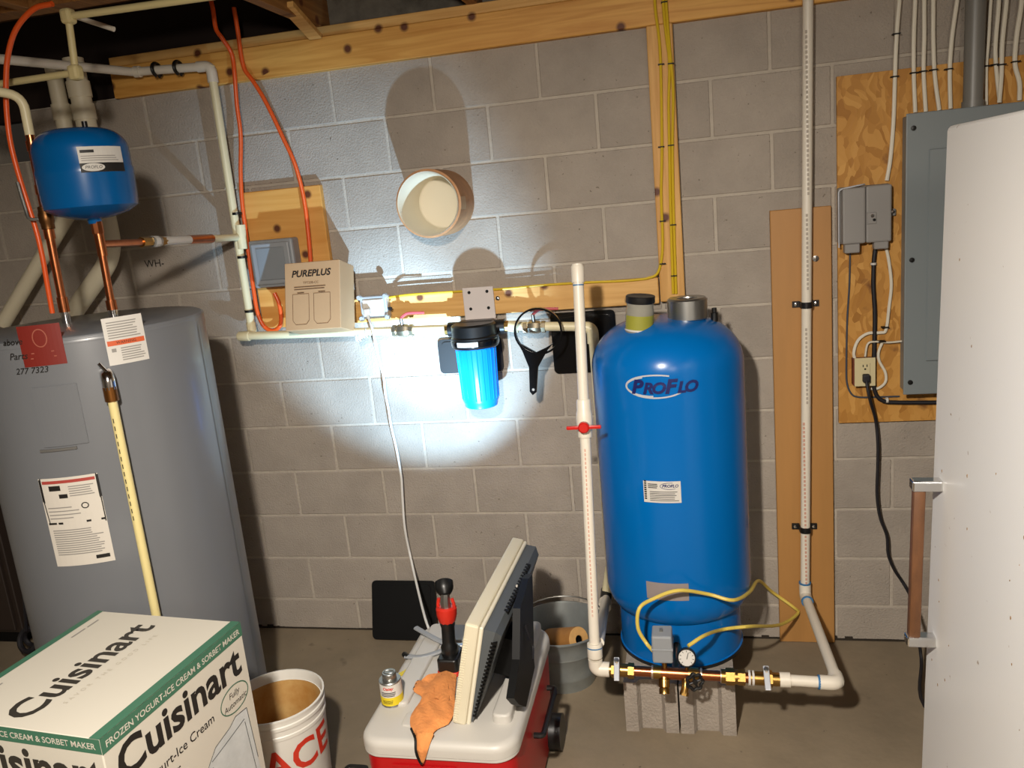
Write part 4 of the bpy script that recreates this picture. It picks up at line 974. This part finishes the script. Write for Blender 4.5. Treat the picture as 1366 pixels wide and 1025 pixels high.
for (px, py) in ((1165, 352), (1183, 534)): p = AY(px, py, -.035); obj('clip', lt([(.0085, -.004), (.010, -.004), (.010, .004), (.0085, .004)], p, (0, 0, 1) if py < 400 else (1, 0, 0), 12, cap=False), M_paper, t)
tag(obj('thin_grey_wire', tb(catmull(PY(-.024, (1134, 333), (1133, 380), (1130, 430), (1129, 490), (1130, 512), (1136, 526), (1146, 530), (1165, 530), (1200, 529)), 5), .0032, 6), mat('slate_wire', '#3c4450', .5), None, True), 'thin slate wire from the telephone box curving under the outlet', 'wire')

# ------------------------------------------------------------------ freezer
FX = 1.462; fy0 = -1.93; fy1 = -1.10; ftp = AY(1262, 168, fy1).z
xt_ = AY(1262, 168, fy1).x; xb_ = AY(1228, 1025, fy1).x; zb_ = AY(1228, 1025, fy1).z
lean = (xt_ - xb_)/(ftp - zb_)
Sh = Matrix(((1, 0, lean, 0), (0, 1, 0, 0), (0, 0, 1, 0), (0, 0, 0, 1)))
Lx = Matrix.Translation(V(xb_ - lean*zb_, 0, 0)) @ Matrix.Rotation(math.atan(lean), 4, 'Y')
t = thing('upright_freezer', 'white upright freezer with brown door handle at the right edge', 'freezer', (FX + .3, -1.5, 0))
obj('cabinet', bx((.065, fy0, .012), (.72, fy1, ftp - .01), .008, 2, M=Lx), M_freezer, t)
obj('foot', bx((.09, fy0 + .03, -.0), (.66, fy1 - .03, .03)), M_black, t).matrix_parent_inverse = Matrix.Identity(4)
bm = bpy.data.objects['foot'].data; bm.transform(Matrix.Translation(V(xb_ - lean*zb_, 0, 0)))
obj('gasket', bx((.052, fy0 + .012, .06), (.068, fy1 - .012, ftp - .02), M=Lx), mat('gasket_brown', '#5a3c22', .6), t)
dr = obj('door', bx((0, fy0, .05), (.055, fy1, ftp), .012, 3, M=Lx), M_freezer, t)
hz1 = AY(1240, 632, fy1 + .0).z; hz0 = AY(1232, 833, fy1).z
hy = fy1 - .075
hx_n = Lx @ V(-.05, 0, 0)
hb0 = V(0, hy, hz0); hb1 = V(0, hy, hz1)
bm = nb(); box(bm, (-.062, hy - .012, hz0), (-.034, hy + .014, hz1), .007, 2, M=Lx)
gr = lab(obj('handle_grip', bm, mat('brown_grip', '#5e3c22', .5, var=.25, vscale=40, vstretch=(1, 1, .4)), dr, True), 'worn brown wood grain grip')
for zz in (hz1, hz0):
    s = 1 if zz == hz1 else -1
    obj('handle_bracket', bx((-.066, hy - .016, zz - .014), (.001, hy + .018, zz + .012), .004, 2, M=Lx), M_chrome, dr)
r_ = random.Random(4); bm = nb()
for i in range(30):
    yy = r_.uniform(fy0 + .05, fy1 - .02); zz = r_.uniform(.5, 1.25) if i < 25 else r_.uniform(1.2, 1.7); s = r_.uniform(.0010, .0032)
    P = [Lx @ V(-.0008, yy + s*math.cos(k*PI/3)*r_.uniform(.5, 1), zz + s*1.6*math.sin(k*PI/3)*r_.uniform(.5, 1.1)) for k in range(6)]
    prism(bm, P, (.0007, 0, 0))
lab(obj('rust_chips', bm, mat('rust', '#8a6a42', .8, var=.4, vscale=90), dr), 'small rust chips')

# ------------------------------------------------------------------ cooler with its things
CX0, CX1, CY0, CY1, CZ = -.05, .405, -1.295, -.65, .42
t = thing('cooler', 'red wheeled cooler with white lid under the monitor', 'cooler', ((CX0+CX1)/2, (CY0+CY1)/2, 0))
def rbox(x0, x1, y0, y1, z0, z1, rad, bev, n=8, taper=0.):
    """box with rounded plan corners and a softened top"""
    bm = nb(); P = []
    for (cx_, cy_, s0) in ((x1 - rad, y1 - rad, 0), (x0 + rad, y1 - rad, PI/2), (x0 + rad, y0 + rad, PI), (x1 - rad, y0 + rad, 3*PI/2)):
        for i in range(n + 1): a = s0 + i*PI/2/n; P.append((cx_, cy_, math.cos(a), math.sin(a)))
    lv = [(z0, rad - taper)] + [(z1 - bev + bev*math.sin(k*PI/2/5), rad - bev*(1 - math.cos(k*PI/2/5))) for k in range(6)]
    rings = [[bm.verts.new((cx_ + c_*r, cy_ + s_*r, z)) for cx_, cy_, c_, s_ in P] for z, r in lv]
    for A, B in zip(rings, rings[1:]):
        for i in range(len(P)): j = (i+1) % len(P); bm.faces.new((A[i], A[j], B[j], B[i]))
    bm.faces.new(rings[0][::-1]); bm.faces.new(rings[-1]); return bm
obj('body', rbox(CX0 + .008, CX1 - .008, CY0 + .008, CY1 - .008, .02, .357, .06, .004, taper=.012), M_red, t, True)
obj('rim', rbox(CX0 + .002, CX1 - .002, CY0 + .002, CY1 - .002, .3575, .366, .065, .003), M_cwhite, t, True)
lid = obj('lid', rbox(CX0, CX1, CY0, CY1, .3665, .408, .07, .022), M_cwhite, t, True)
obj('raised_edge', rbox(CX0 + .035, CX0 + .10, CY0 + .16, CY1 - .02, .40, CZ, .02, .008), M_cwhite, lid, True)
obj('raised_edge', rbox(CX1 - .085, CX1 - .03, CY0 + .10, CY1 - .02, .40, CZ + .016, .02, .008), M_cwhite, lid, True)
obj('raised_edge', rbox(CX0 + .10, CX1 - .085, CY1 - .13, CY1 - .02, .40, CZ - .002, .02, .008), M_cwhite, lid, True)
for k in range(2): obj('lid_pad', rbox(CX0 + .11 + k*.07, CX0 + .165 + k*.07, CY0 + .07, CY0 + .135, .40, .412, .012, .004), M_cwhite, lid, True)
bm = prism(nb(), [V(.05, CY0 + .0065, .335), V(.235, CY0 + .0065, .335), (.20, CY0 + .0065, .29), (.085, CY0 + .0065, .29)], (0, -.004, 0)); obj('front_emboss', bm, M_red, t)
for yy in (CY1 - .09, CY0 + .12): obj('wheel', cy(V(CX1 - .02, yy, .061), V(CX1 + .022, yy, .061), .06, 24), M_black, t, True)
obj('side_handle', tb(elbow_path([V(CX1 - .006, CY1 - .14, .26), V(CX1 + .022, CY1 - .14, .26), V(CX1 + .022, CY0 + .26, .26), V(CX1 - .006, CY0 + .26, .26)], .02), .009, 8), M_black, t, True)

# monitor lying against its stand
nbm = AY(602, 960, -1.205); nb0 = V(nbm.x, -1.205, .4125); nt1 = AY(620, 832, -1.205); ftm = AY(684, 716, -.62)
eL = (ftm - nt1); LL = eL.length; eL.normalize()
eH = (nt1 - nb0); eH = (eH - eL*eH.dot(eL)); HH = eH.length; eH.normalize(); eN = eL.cross(eH)
if eN.x < 0: eN = -eN
MM = mat4(nb0, eL, eH, eN) if eL.cross(eH).dot(eN) > 0 else None
if MM is None:   # mirror-safe frame
    MM = Matrix((eL, eH, eN)).transposed().to_4x4(); MM.translation = nb0
t = thing('computer_monitor', 'old cream and grey computer monitor leaning on the cooler', 'monitor', nb0)
obj('bezel', bx((0, 0, 0), (LL, HH, .04), .006, 2, M=MM), M_cream, t)
obj('screen', bx((.035, .035, -.0012), (LL - .035, HH - .03, .0), M=MM), M_blackg, t)
obj('bezel_lip', bx((.004, .004, .0405), (LL - .004, HH - .004, .052), .003, 1, M=MM), mat('cream_edge', '#d8d0ba', .5), t)
bm = nb(); P = [(.012, .012), (LL - .012, .012), (LL - .012, HH - .012), (.012, HH - .012)]; Q = [(.03, .03), (LL - .03, .03), (LL - .03, HH - .03), (.03, HH - .03)]
A = [bm.verts.new(MM @ V(a, b, .052)) for a, b in P]; A2 = [bm.verts.new(MM @ V(a, b, .056 + .03*b/HH)) for a, b in P]; B = [bm.verts.new(MM @ V(a, b, .060 + .045*b/HH)) for a, b in Q]
for i in range(4): j = (i+1) % 4; bm.faces.new((A[i], A[j], A2[j], A2[i])); bm.faces.new((A2[i], A2[j], B[j], B[i]))
bm.faces.new(A[::-1]); bm.faces.new(B); back = obj('back_shell', bm, M_dgray, t)
for i in range(20): obj('vent_slot', bx((.010, .03 + i*.0125, .052 + .03*(.03 + i*.0125)/HH), (.028, .0365 + i*.0125, .0605 + .038*(.03 + i*.0125)/HH), M=MM), M_blackm, back)
for i in range(16): obj('vent_slot', bx((.13 + i*.02, HH - .032, .08), (.142 + i*.02, HH - .0115, .094), M=MM), M_blackm, back)
for i in range(34): obj('bezel_rib', bx((-.0015, .01 + i*.0078, .002), (.001, .0135 + i*.0078, .016), M=MM), M_cream, t)
sx = .383
pl = [AX(a, b, sx) for a, b in ((684, 812), (696, 772), (701, 766), (703, 880), (704, 890), (692, 943), (682, 940), (675, 932), (683, 880))]
lab(obj('stand', prism(nb(), pl, (.022, 0, 0)), M_blackm, t), 'black stand plate')
obj('stand_arm', bx((.16, .08, .07), (.26, .20, .12), M=MM), M_blackm, t)
lab(obj('mark', lt([(.004, 0), (.004, .002), (0, .002)], AX(689, 782, sx + .0225), (1, -.3, 0), 10), M_paper, t), 'pale screw cap')
P = [AX(701, 834, .408), AX(706, 850, .415), AX(711, 862, .42), AX(711, 880, .425)]
obj('lead', tb(catmull(P, 4), .003, 6), M_rubber, t, True)

# work light pointing up at the wall
fb = V(.13, -.93, CZ - .0125); fb.z = .409
hd = AZ(597, 800, .66); hd = V(fb.x + .0, -.905, .655)
aim = (AY(556, 452, 0) - hd).normalized()
t = thing('work_light', 'red and black cordless work light with silver neck aimed at the wall', 'flashlight', fb)
obj('battery', rbox(fb.x - .034, fb.x + .034, fb.y - .045, fb.y + .045, fb.z + .001, fb.z + .055, .014, .008), M_black, t, True)
lab(obj('battery_foot', rbox(fb.x - .036, fb.x + .036, fb.y - .047, fb.y + .047, fb.z, fb.z + .014, .014, .003), mat('tool_red', '#c42a1c', .4), t, True), 'red battery foot')
obj('handle', tb(catmull([fb + V(0, 0, .05), fb + V(0, .0, .09), fb + V(0, .008, .14), fb + V(0, .01, .175)], 4), [.027]*4 + [.021]*5 + [.024]*4, 16), M_black, t, True)
obj('collar', lt([(.020, .0), (.027, .012), (.033, .034), (.034, .052), (.028, .058), (.018, .056), (0, .056)], fb + V(0, .008, .150), V(0, .12, 1), 10), MATS['tool_red'], t, True)
nk = fb + V(0, .014, .200)
hp_ = nk + V(0, .004, .052)
for s_ in (-1, 1): lab(obj('prong', tb(catmull([nk + V(s_*.024, 0, -.008), nk + V(s_*.026, 0, .012), nk + V(s_*.021, .002, .034)], 3), .0055, 8), MATS['tool_red'], t, True), 'red yoke prong')
hs = obj('neck', tb([nk + V(0, -.004, -.006), nk + V(0, -.002, .03), hp_ - aim*.004], [.0165, .0165, .0145], 8), M_steel, t, True)
bz = lab(obj('lamp_head', lt([(.0, -.010), (.014, -.010), (.024, .004), (.0285, .014), (.0295, .034), (.026, .034), (.024, .026), (0, .026)], hp_, aim, 28), M_black, t, True), 'black lamp head')
obj('lens', lt([(.0235, .0265), (.0235, .028), (0, .028)], hp_, aim, 24), mat('lens', '#ffffff', .2, emit='#e8f2ff', estr=14), bz)
for nm, pw, ang, bl in (('work_light_beam', 230, 34, 1.0), ('work_light_spill', 150, 64, .55)):
    L_ = bpy.data.lights.new(nm, 'SPOT'); L_.energy = pw; L_.color = (.44, .71, 1.0); L_.spot_size = math.radians(ang); L_.spot_blend = bl; L_.shadow_soft_size = .012
    lo = bpy.data.objects.new(nm, L_); COL.objects.link(lo); lo.location = hp_ + aim*.045; lo.rotation_euler = aim.to_track_quat('-Z', 'Y').to_euler()

# grey-handled pliers beside the light
t = thing('pliers', 'open pliers with grey handles lying on the cooler lid', 'pliers', AZ(590, 862, .42))
zl = .425
lab(obj('handle', tb(catmull([AZ(555, 838, zl + .006), AZ(572, 848, zl + .006), AZ(590, 857, zl), AZ(606, 862, zl)], 4), .0105, 8, flat=.6), M_grayp, t, True), None or 'grey rear handle')
obj('handle', tb(catmull([AZ(541, 876, zl - .01), AZ(560, 877, zl - .008), AZ(580, 872, zl - .006), AZ(604, 862, zl)], 4), .0105, 8, flat=.6), M_grayp, t, True)
obj('handle_tip', tb([AZ(539, 873, zl - .01), AZ(544, 877, zl - .01)], .009, 8), M_black, t, True)
obj('jaw', tb(catmull([AZ(602, 862, zl), AZ(616, 861, zl), AZ(628, 856, zl)], 4), [.012, .013, .013, .013, .012, .012, .011, .010, .006], 8, flat=.6), M_steel, t, True)
a = AZ(530, 902, .4112); b = AZ(563, 884, .4112)
x, y, z = frame((0, 0, 1), b - a); tag(obj('yellow_stick', bx((0, -.007, 0), ((b-a).length, .007, .004), M=mat4(V(a.x, a.y, .4085), x, y, z)), mat('yellow_paint', '#cdb93a', .5)), 'flat yellow marking stick lying behind the small can', 'stick')

# cement can
cc = AZ(519, 944, .409); cc = V(cc.x + .002, cc.y + .028, .4087)
t = thing('cement_can', 'small metal cement can with yellow label on the cooler lid', 'can', cc)
K = .88
def L2(prof): return [(r*K, h*K) for r, h in prof]
obj('body', lt(L2([(0, 0), (.036, 0), (.0375, .002), (.0365, .004), (.0365, .084), (.0375, .087), (.036, .089), (.026, .089), (0, .089)]), cc, n=36), M_steel, t, True)
obj('cap', lt(L2([(.023, .089), (.024, .091), (.024, .110), (.022, .113), (0, .112)]), cc, n=28), M_steel, t, True)
obj('handle_loop', tb([cc + V(.018*K*math.cos(a), .010*K*math.sin(a), .1135*K) for a in [2*PI*i/20 for i in range(20)]], .0016, 6, True), M_steel, t, True)
f = cyl_map(cc, .0366*K, -PI/2 + .1, cc.z + .045*K)
obj('label', sheet(f, .14*K, .074*K, .0006, 20), M_paper, t)
lab(obj('label_band', sheet(f, .14*K, .030*K, .0005, 20, 0, -.022*K, .0008), mat('label_yellow', '#d8c020', .5), t), 'yellow lower label band')
text('lettering', 'Oatey', .014*K, f, M_acered, t, 0, .026*K, .0014, .2, .03)
bm = lines(f, -.022, .022, .014*K, -.004*K, 3, .003*K, 31, None, .0012); lines(f, -.02, .012, -.016*K, -.03*K, 3, .0018, 32, bm, .0017); obj('print', bm, M_ink, t)

# orange glove, draped over the front of the lid
out = [(603, 896), (609, 900), (607, 930), (606, 955), (598, 968), (585, 974), (576, 985), (570, 1005), (565, 1018), (561, 1016), (556, 1000), (551, 985), (547, 966), (551, 953), (560, 940), (563, 932), (553, 925), (552, 921), (558, 911), (572, 914), (580, 908), (585, 899), (594, 895)]
def drape(px, py):
    p = AZ(px, py, .4115)
    fr = CY0 + .018
    if p.y > fr: return p, V(0, 0, 1)
    q = AY(px, py, CY0 - .004); 
    if q.z > .395: q = V(q.x, q.y + (q.z - .395)*.9, q.z)
    return q, V(0, -1, .15).normalized()
bm = nb(); vs = {}
def inside(x, y):
    c = False; n = len(out)
    for i in range(n):
        x1_, y1_ = out[i]; x2_, y2_ = out[(i+1) % n]
        if (y1_ > y) != (y2_ > y) and x < (x2_-x1_)*(y-y1_)/(y2_-y1_) + x1_: c = not c
    return c
def dist(x, y):
    best = 1e9
    for i in range(len(out)):
        a_ = Vector(out[i]); b_ = Vector(out[(i+1) % len(out)]); d_ = b_ - a_; s = max(0, min(1, (Vector((x, y)) - a_).dot(d_)/d_.length_squared)); best = min(best, (a_ + d_*s - Vector((x, y))).length)
    return best
dense = [tuple(p) for p in [(q.x, q.y) for q in catmull([V(a, b, 0) for a, b in out], 3, True)]]
flat_bm = nb(); ring = [flat_bm.verts.new((a, b, 0)) for a, b in dense]
flat_bm.faces.new(ring); bmesh.ops.triangulate(flat_bm, faces=flat_bm.faces[:])
for _ in range(5):
    lg_ = [e for e in flat_bm.edges if e.calc_length() > 4.5]
    if not lg_: break
    bmesh.ops.subdivide_edges(flat_bm, edges=lg_, cuts=1); bmesh.ops.triangulate(flat_bm, faces=[f_ for f_ in flat_bm.faces if len(f_.verts) > 3])
    bmesh.ops.beautify_fill(flat_bm, faces=flat_bm.faces[:], edges=[e for e in flat_bm.edges if not e.is_boundary])
tops = []
for v in flat_bm.verts:
    p, n_ = drape(v.co.x, v.co.y); d_ = dist(v.co.x, v.co.y); hgt = .003 + .011*(1 - math.exp(-d_/4)) + .008*mnoise.noise(V(v.co.x*.09, v.co.y*.055, 3)) * min(1, d_/5)
    tops.append((p, n_, hgt))
for v, (p, n_, hgt) in zip(flat_bm.verts, tops): v.co = p + n_*hgt
ext = bmesh.ops.extrude_face_region(flat_bm, geom=flat_bm.faces[:] )
for v in [g_ for g_ in ext['geom'] if isinstance(g_, bmesh.types.BMVert)]:
    pass
new = [g_ for g_ in ext['geom'] if isinstance(g_, bmesh.types.BMVert)]
flat_bm.verts.ensure_lookup_table()
t = thing('work_glove', 'orange suede work glove hanging over the front of the cooler lid', 'glove', AZ(580, 960, .41))
for v in new: v.co = v.co + V(0, .0015, .0035)
obj('glove', flat_bm, M_glove, t, True)
def edge(pp): return [drape(a, b)[0] + drape(a, b)[1]*.006 for a, b in pp]
bm = tb(catmull(edge([(549, 975), (552, 990), (556, 1002), (561, 1015), (564, 1018)]), 4), .0038, 6); tube(bm, catmull(edge([(558, 911), (555, 917), (552, 923), (560, 922), (566, 920)]), 4), .0032, 6)
obj('cuff_binding', bm, M_blackm, t, True)
bm = nb()
for pp in ([(590, 905), (588, 925), (590, 945)], [(570, 945), (580, 938), (592, 942)], [(565, 955), (572, 950), (578, 948)], [(598, 915), (600, 935), (597, 955)]): tube(bm, catmull([q + V(0, 0, .008) for q in edge(pp)], 4), .0016, 5)
obj('seam', bm, mat('glove_seam', '#9a5c28', .9), t, True)

# ------------------------------------------------------------------ galvanised bucket with spool
gc = V(.372, -.315, 0)
t = thing('metal_bucket', 'galvanised metal bucket on the floor left of the concrete blocks', 'bucket', gc)
prof = [(0, .012), (.112, .012), (.116, .0), (.119, .0), (.121, .012), (.132, .05), (.1355, .058), (.1345, .066), (.150, .145), (.1545, .152), (.1535, .158), (.157, .168), (.156, .175), (.168, .222), (.173, .226), (.173, .231), (.167, .232), (.164, .224), (.148, .15), (.116, .016), (0, .016)]
obj('pail', lt(prof, gc, n=56, cap=False), M_galv, t, True)
for s_ in (-1, 1): obj('ear', bx((gc.x + s_*.168 - .006, gc.y - .015, .20), (gc.x + s_*.168 + .006, gc.y + .015, .25), .004, 2), M_galv, t)
P = [gc + V(-.168, 0, .235)] + [gc + V(.175*math.cos(a), .165*math.sin(a)*1.0, .236 + .02*math.sin(a)) for a in [PI - PI*i/14 for i in range(1, 14)]] + [gc + V(.168, 0, .235)]
lab(obj('bail', tb(P, .003, 6), M_steel, t, True), 'wire bail lying over the rim')
f = cyl_map(gc, .139, math.radians(-118), .095); s_ = lab(obj('price_label', prism(nb(), [f(a, b, .004 + b*.19) for a, b in ((-.02, -.04), (.025, -.04), (.025, .04), (-.02, .04))], (.0, -.001, 0)), M_paper, t), 'white label on the bucket')
sp0 = AY(767, 853, -.40); sd = V(-.86, .35, -.10).normalized()
sp0 = V(.45, -.39, .203); sd = V(-.75, .52, -.36).normalized()
t = thing('wooden_spool', 'wooden roll with pale end lying in the metal bucket', 'spool', sp0)
obj('roll', lt([(.016, .002), (.047, .002), (.048, .006), (.048, .165), (.045, .168), (0, .168)], sp0, sd, 32, cap=False), mat('spool_brown', '#9a6a34', .6, var=.15, vscale=18), t, True)
obj('end_grain', lt([(.017, -.001), (.047, -.001), (.047, .0025), (.017, .0025)], sp0, sd, 32, cap=False), mat('spool_end', '#d8a868', .6, var=.12, vscale=30), t, True)
obj('bore', lt([(.017, .001), (.017, .05), (0, .05)], sp0, sd, 20, cap=False), M_blackm, t, True)

# ------------------------------------------------------------------ white bucket with red letters
bc = V(-.425, -1.05, 0)
t = thing('plastic_bucket', 'white plastic bucket with red letters beside the ice cream maker box', 'bucket', bc)
obj('wall', lt([(.130, .0), (.132, .004), (.146, .30), (.149, .302), (.149, .312), (.1465, .315), (.147, .333), (.151, .335), (.151, .345), (.148, .348), (.149, .362), (.152, .364), (.152, .369), (.146, .370), (.1435, .36), (.1405, .338), (.138, .338)], bc, n=56, cap=False), M_bucket, t, True)
lab(obj('inside', lt([(.1395, .338), (.126, .010), (0, .010)], bc, n=48, cap=False), M_stain, t, True), 'brown stained inside')
def bmap(px, py):
    d = ray(px, py); ox, oy = CAM.x - bc.x, CAM.y - bc.y; R_ = .144; A = d.x**2 + d.y**2; B = 2*(ox*d.x + oy*d.y); C = ox*ox + oy*oy - R_*R_
    s = (-B - math.sqrt(max(0, B*B - 4*A*C)))/(2*A); p = CAM + d*s; a_ = math.atan2(p.y - bc.y, p.x - bc.x)
    def ff(u, v, h):
        zz = p.z + v; R3 = .132 + (.146 - .132)*max(0, zz - .004)/.296; a2 = a_ + u/R_; return V(bc.x + (R3 + h)*math.cos(a2), bc.y + (R3 + h)*math.sin(a2), zz)
    return ff
text('lettering', 'ACE', .135, bmap(389, 1012), M_acered, t, .035, -.012, .0012, 0, .02, sx=.95, rot=.10, fine=.014)

# ------------------------------------------------------------------ ice cream maker box on a plain carton
BZ = .86
C_ = AZ(320, 830, BZ); K_ = AZ(130, 815, BZ); F_ = AZ(150, 990, BZ)
xd_ = (C_ - K_); bw_ = xd_.length; xd_.normalize(); yd_ = V(-xd_.y, xd_.x, 0); bd_ = abs((C_ - F_).dot(yd_)); bh = .44
O_ = C_ - yd_*bd_ - xd_*bw_        # front left top corner
BM = mat4(V(O_.x, O_.y, BZ - bh), xd_, yd_, V(0, 0, 1))
t = thing('appliance_carton', 'white and green ice cream maker carton with large black lettering', 'box', BM @ V(bw_/2, bd_/2, 0))
obj('body', bx((0, 0, 0), (bw_, bd_, bh), .0025, 1, M=BM), M_boxw, t)
ftopm = flat_map(BM @ V(bw_/2, bd_/2, bh), yd_, -xd_); fr = flat_map(BM @ V(bw_, bd_/2, bh/2), yd_, (0, 0, 1)); ff_ = flat_map(BM @ V(bw_/2, 0, bh/2), xd_, (0, 0, 1))
bm = rects(ftopm, [(-bd_/2, bw_/2 - .020, bd_/2, bw_/2), (-bd_/2, -bw_/2, bd_/2, -bw_/2 + .026)], .0006)
rects(fr, [(-bd_/2, bh/2 - .036, bd_/2, bh/2)], .0006, bm); rects(ff_, [(-bw_/2, bh/2 - .034, bw_/2, bh/2)], .0006, bm)
lab(obj('green_band', bm, M_green, t), 'green printed edge bands')
mG = mat('green_dark_text', '#22201c', .6)
text('lettering', 'Cuisinart', .108, ftopm, mat('soft_black', '#2e2a24', .55), t, -.012, .025, .0008, 0, .022, sx=.98)
text('lettering', 'SAVOR THE GOOD LIFE', .016, ftopm, mat('pale_print', '#b0a898', .6), t, .0, -.045, .0008, sp=1.8)
obj('small_print', rects(ftopm, [(.10, bw_/2 - .048, .145, bw_/2 - .043), (.152, bw_/2 - .048, .19, bw_/2 - .043), (-.19, bw_/2 - .048, -.10, bw_/2 - .043)], .0008), MATS['grey_text'], t)
text('lettering', 'FROZEN YOGURT-ICE CREAM & SORBET MAKER', .0205, fr, M_boxw, t, .0, bh/2 - .020, .0012, 0, .012)
text('lettering', 'FROZEN YOGURT-ICE CREAM & SORBET MAKER', .0195, ff_, M_boxw, t, .0, bh/2 - .018, .0012, 0, .012)
text('lettering', 'Cuisinart', .108, fr, M_ink, t, .0, bh/2 - .088, .0008, 0, .026, sx=1.04)
text('lettering', 'Cuisinart', .120, ff_, MATS['soft_black'], t, .01, bh/2 - .09, .0008, 0, .028, sx=.93)
text('lettering', 'Frozen Yogurt-Ice Cream', .032, fr, M_ink, t, .085, bh/2 - .168, .0008, 0, .004, align='RIGHT')
text('lettering', '& Sorbet Maker', .032, fr, M_ink, t, -.045, bh/2 - .206, .0008, 0, .004, align='RIGHT')
text('lettering', 'Makes delicious', .016, fr, M_ink, t, -.06, bh/2 - .238, .0008, align='RIGHT')
text('lettering', 'Fully', .022, fr, M_ink, t, .165, bh/2 - .158, .0008, .2)
text('lettering', 'Automatic', .021, fr, M_ink, t, .165, bh/2 - .182, .0008, .2)
obj('oval', strokes(fr, [ell(.165, bh/2 - .170, .054, .034, 40)], .003, .0008), M_green, t)
bm = prism(nb(), [fr(u_, v_, .0004) for u_, v_ in ((.035, -.05), (.07, -.02), (.13, -.008), (.155, .005), (.20, -.0), (.215, -.22), (.02, -.22))], fr(0, 0, .0002) - fr(0, 0, 0))
dw = lab(obj('appliance_picture', bm, mat('picture_grey', '#b9bcba', .55, var=.12, vscale=14), t), 'grey picture of the ice cream maker')
bm = strokes(fr, [[(.035, -.05), (.07, -.02), (.13, -.008), (.155, .005), (.20, -.0), (.21, -.15)], [(.035, -.05), (.022, -.12), (.02, -.2)], [(.05, -.045), (.12, -.034), (.185, -.022)], [(.05, -.06), (.044, -.2)], [(.185, -.03), (.198, -.2)]], .002, .0012)
obj('outline', bm, mat('outline_grey', '#4a4c4c', .6), dw)
z0 = BZ - bh
t = thing('plain_carton', 'plain brown carton under the ice cream maker box', 'carton', BM @ V(bw_/2, bd_/2, -z0))
obj('body', bx((.01, .01, -z0 + .0005), (bw_ - .01, bd_ - .01, -.001), .002, 1, M=BM), M_card, t)
obj('tape', bx((bw_/2 - .025, .0092, -z0*.6), (bw_/2 + .025, .0105, -.003), M=BM), MATS['carton_tape'], t)

# small black case on the floor between bucket and cooler
p = AZ(464, 1024, .03)
t = thing('black_case', 'low black case with white sheet on the floor before the bucket', 'case', (p.x, p.y, 0))
obj('tray', rbox(-.285, p.x + .075, p.y - .17, p.y + .015, .0, .035, .02, .006), M_black, t, True)
obj('sheet', bx((-.265, p.y - .16, .035), (p.x + .05, p.y - .012, .0375)), M_paper, t)
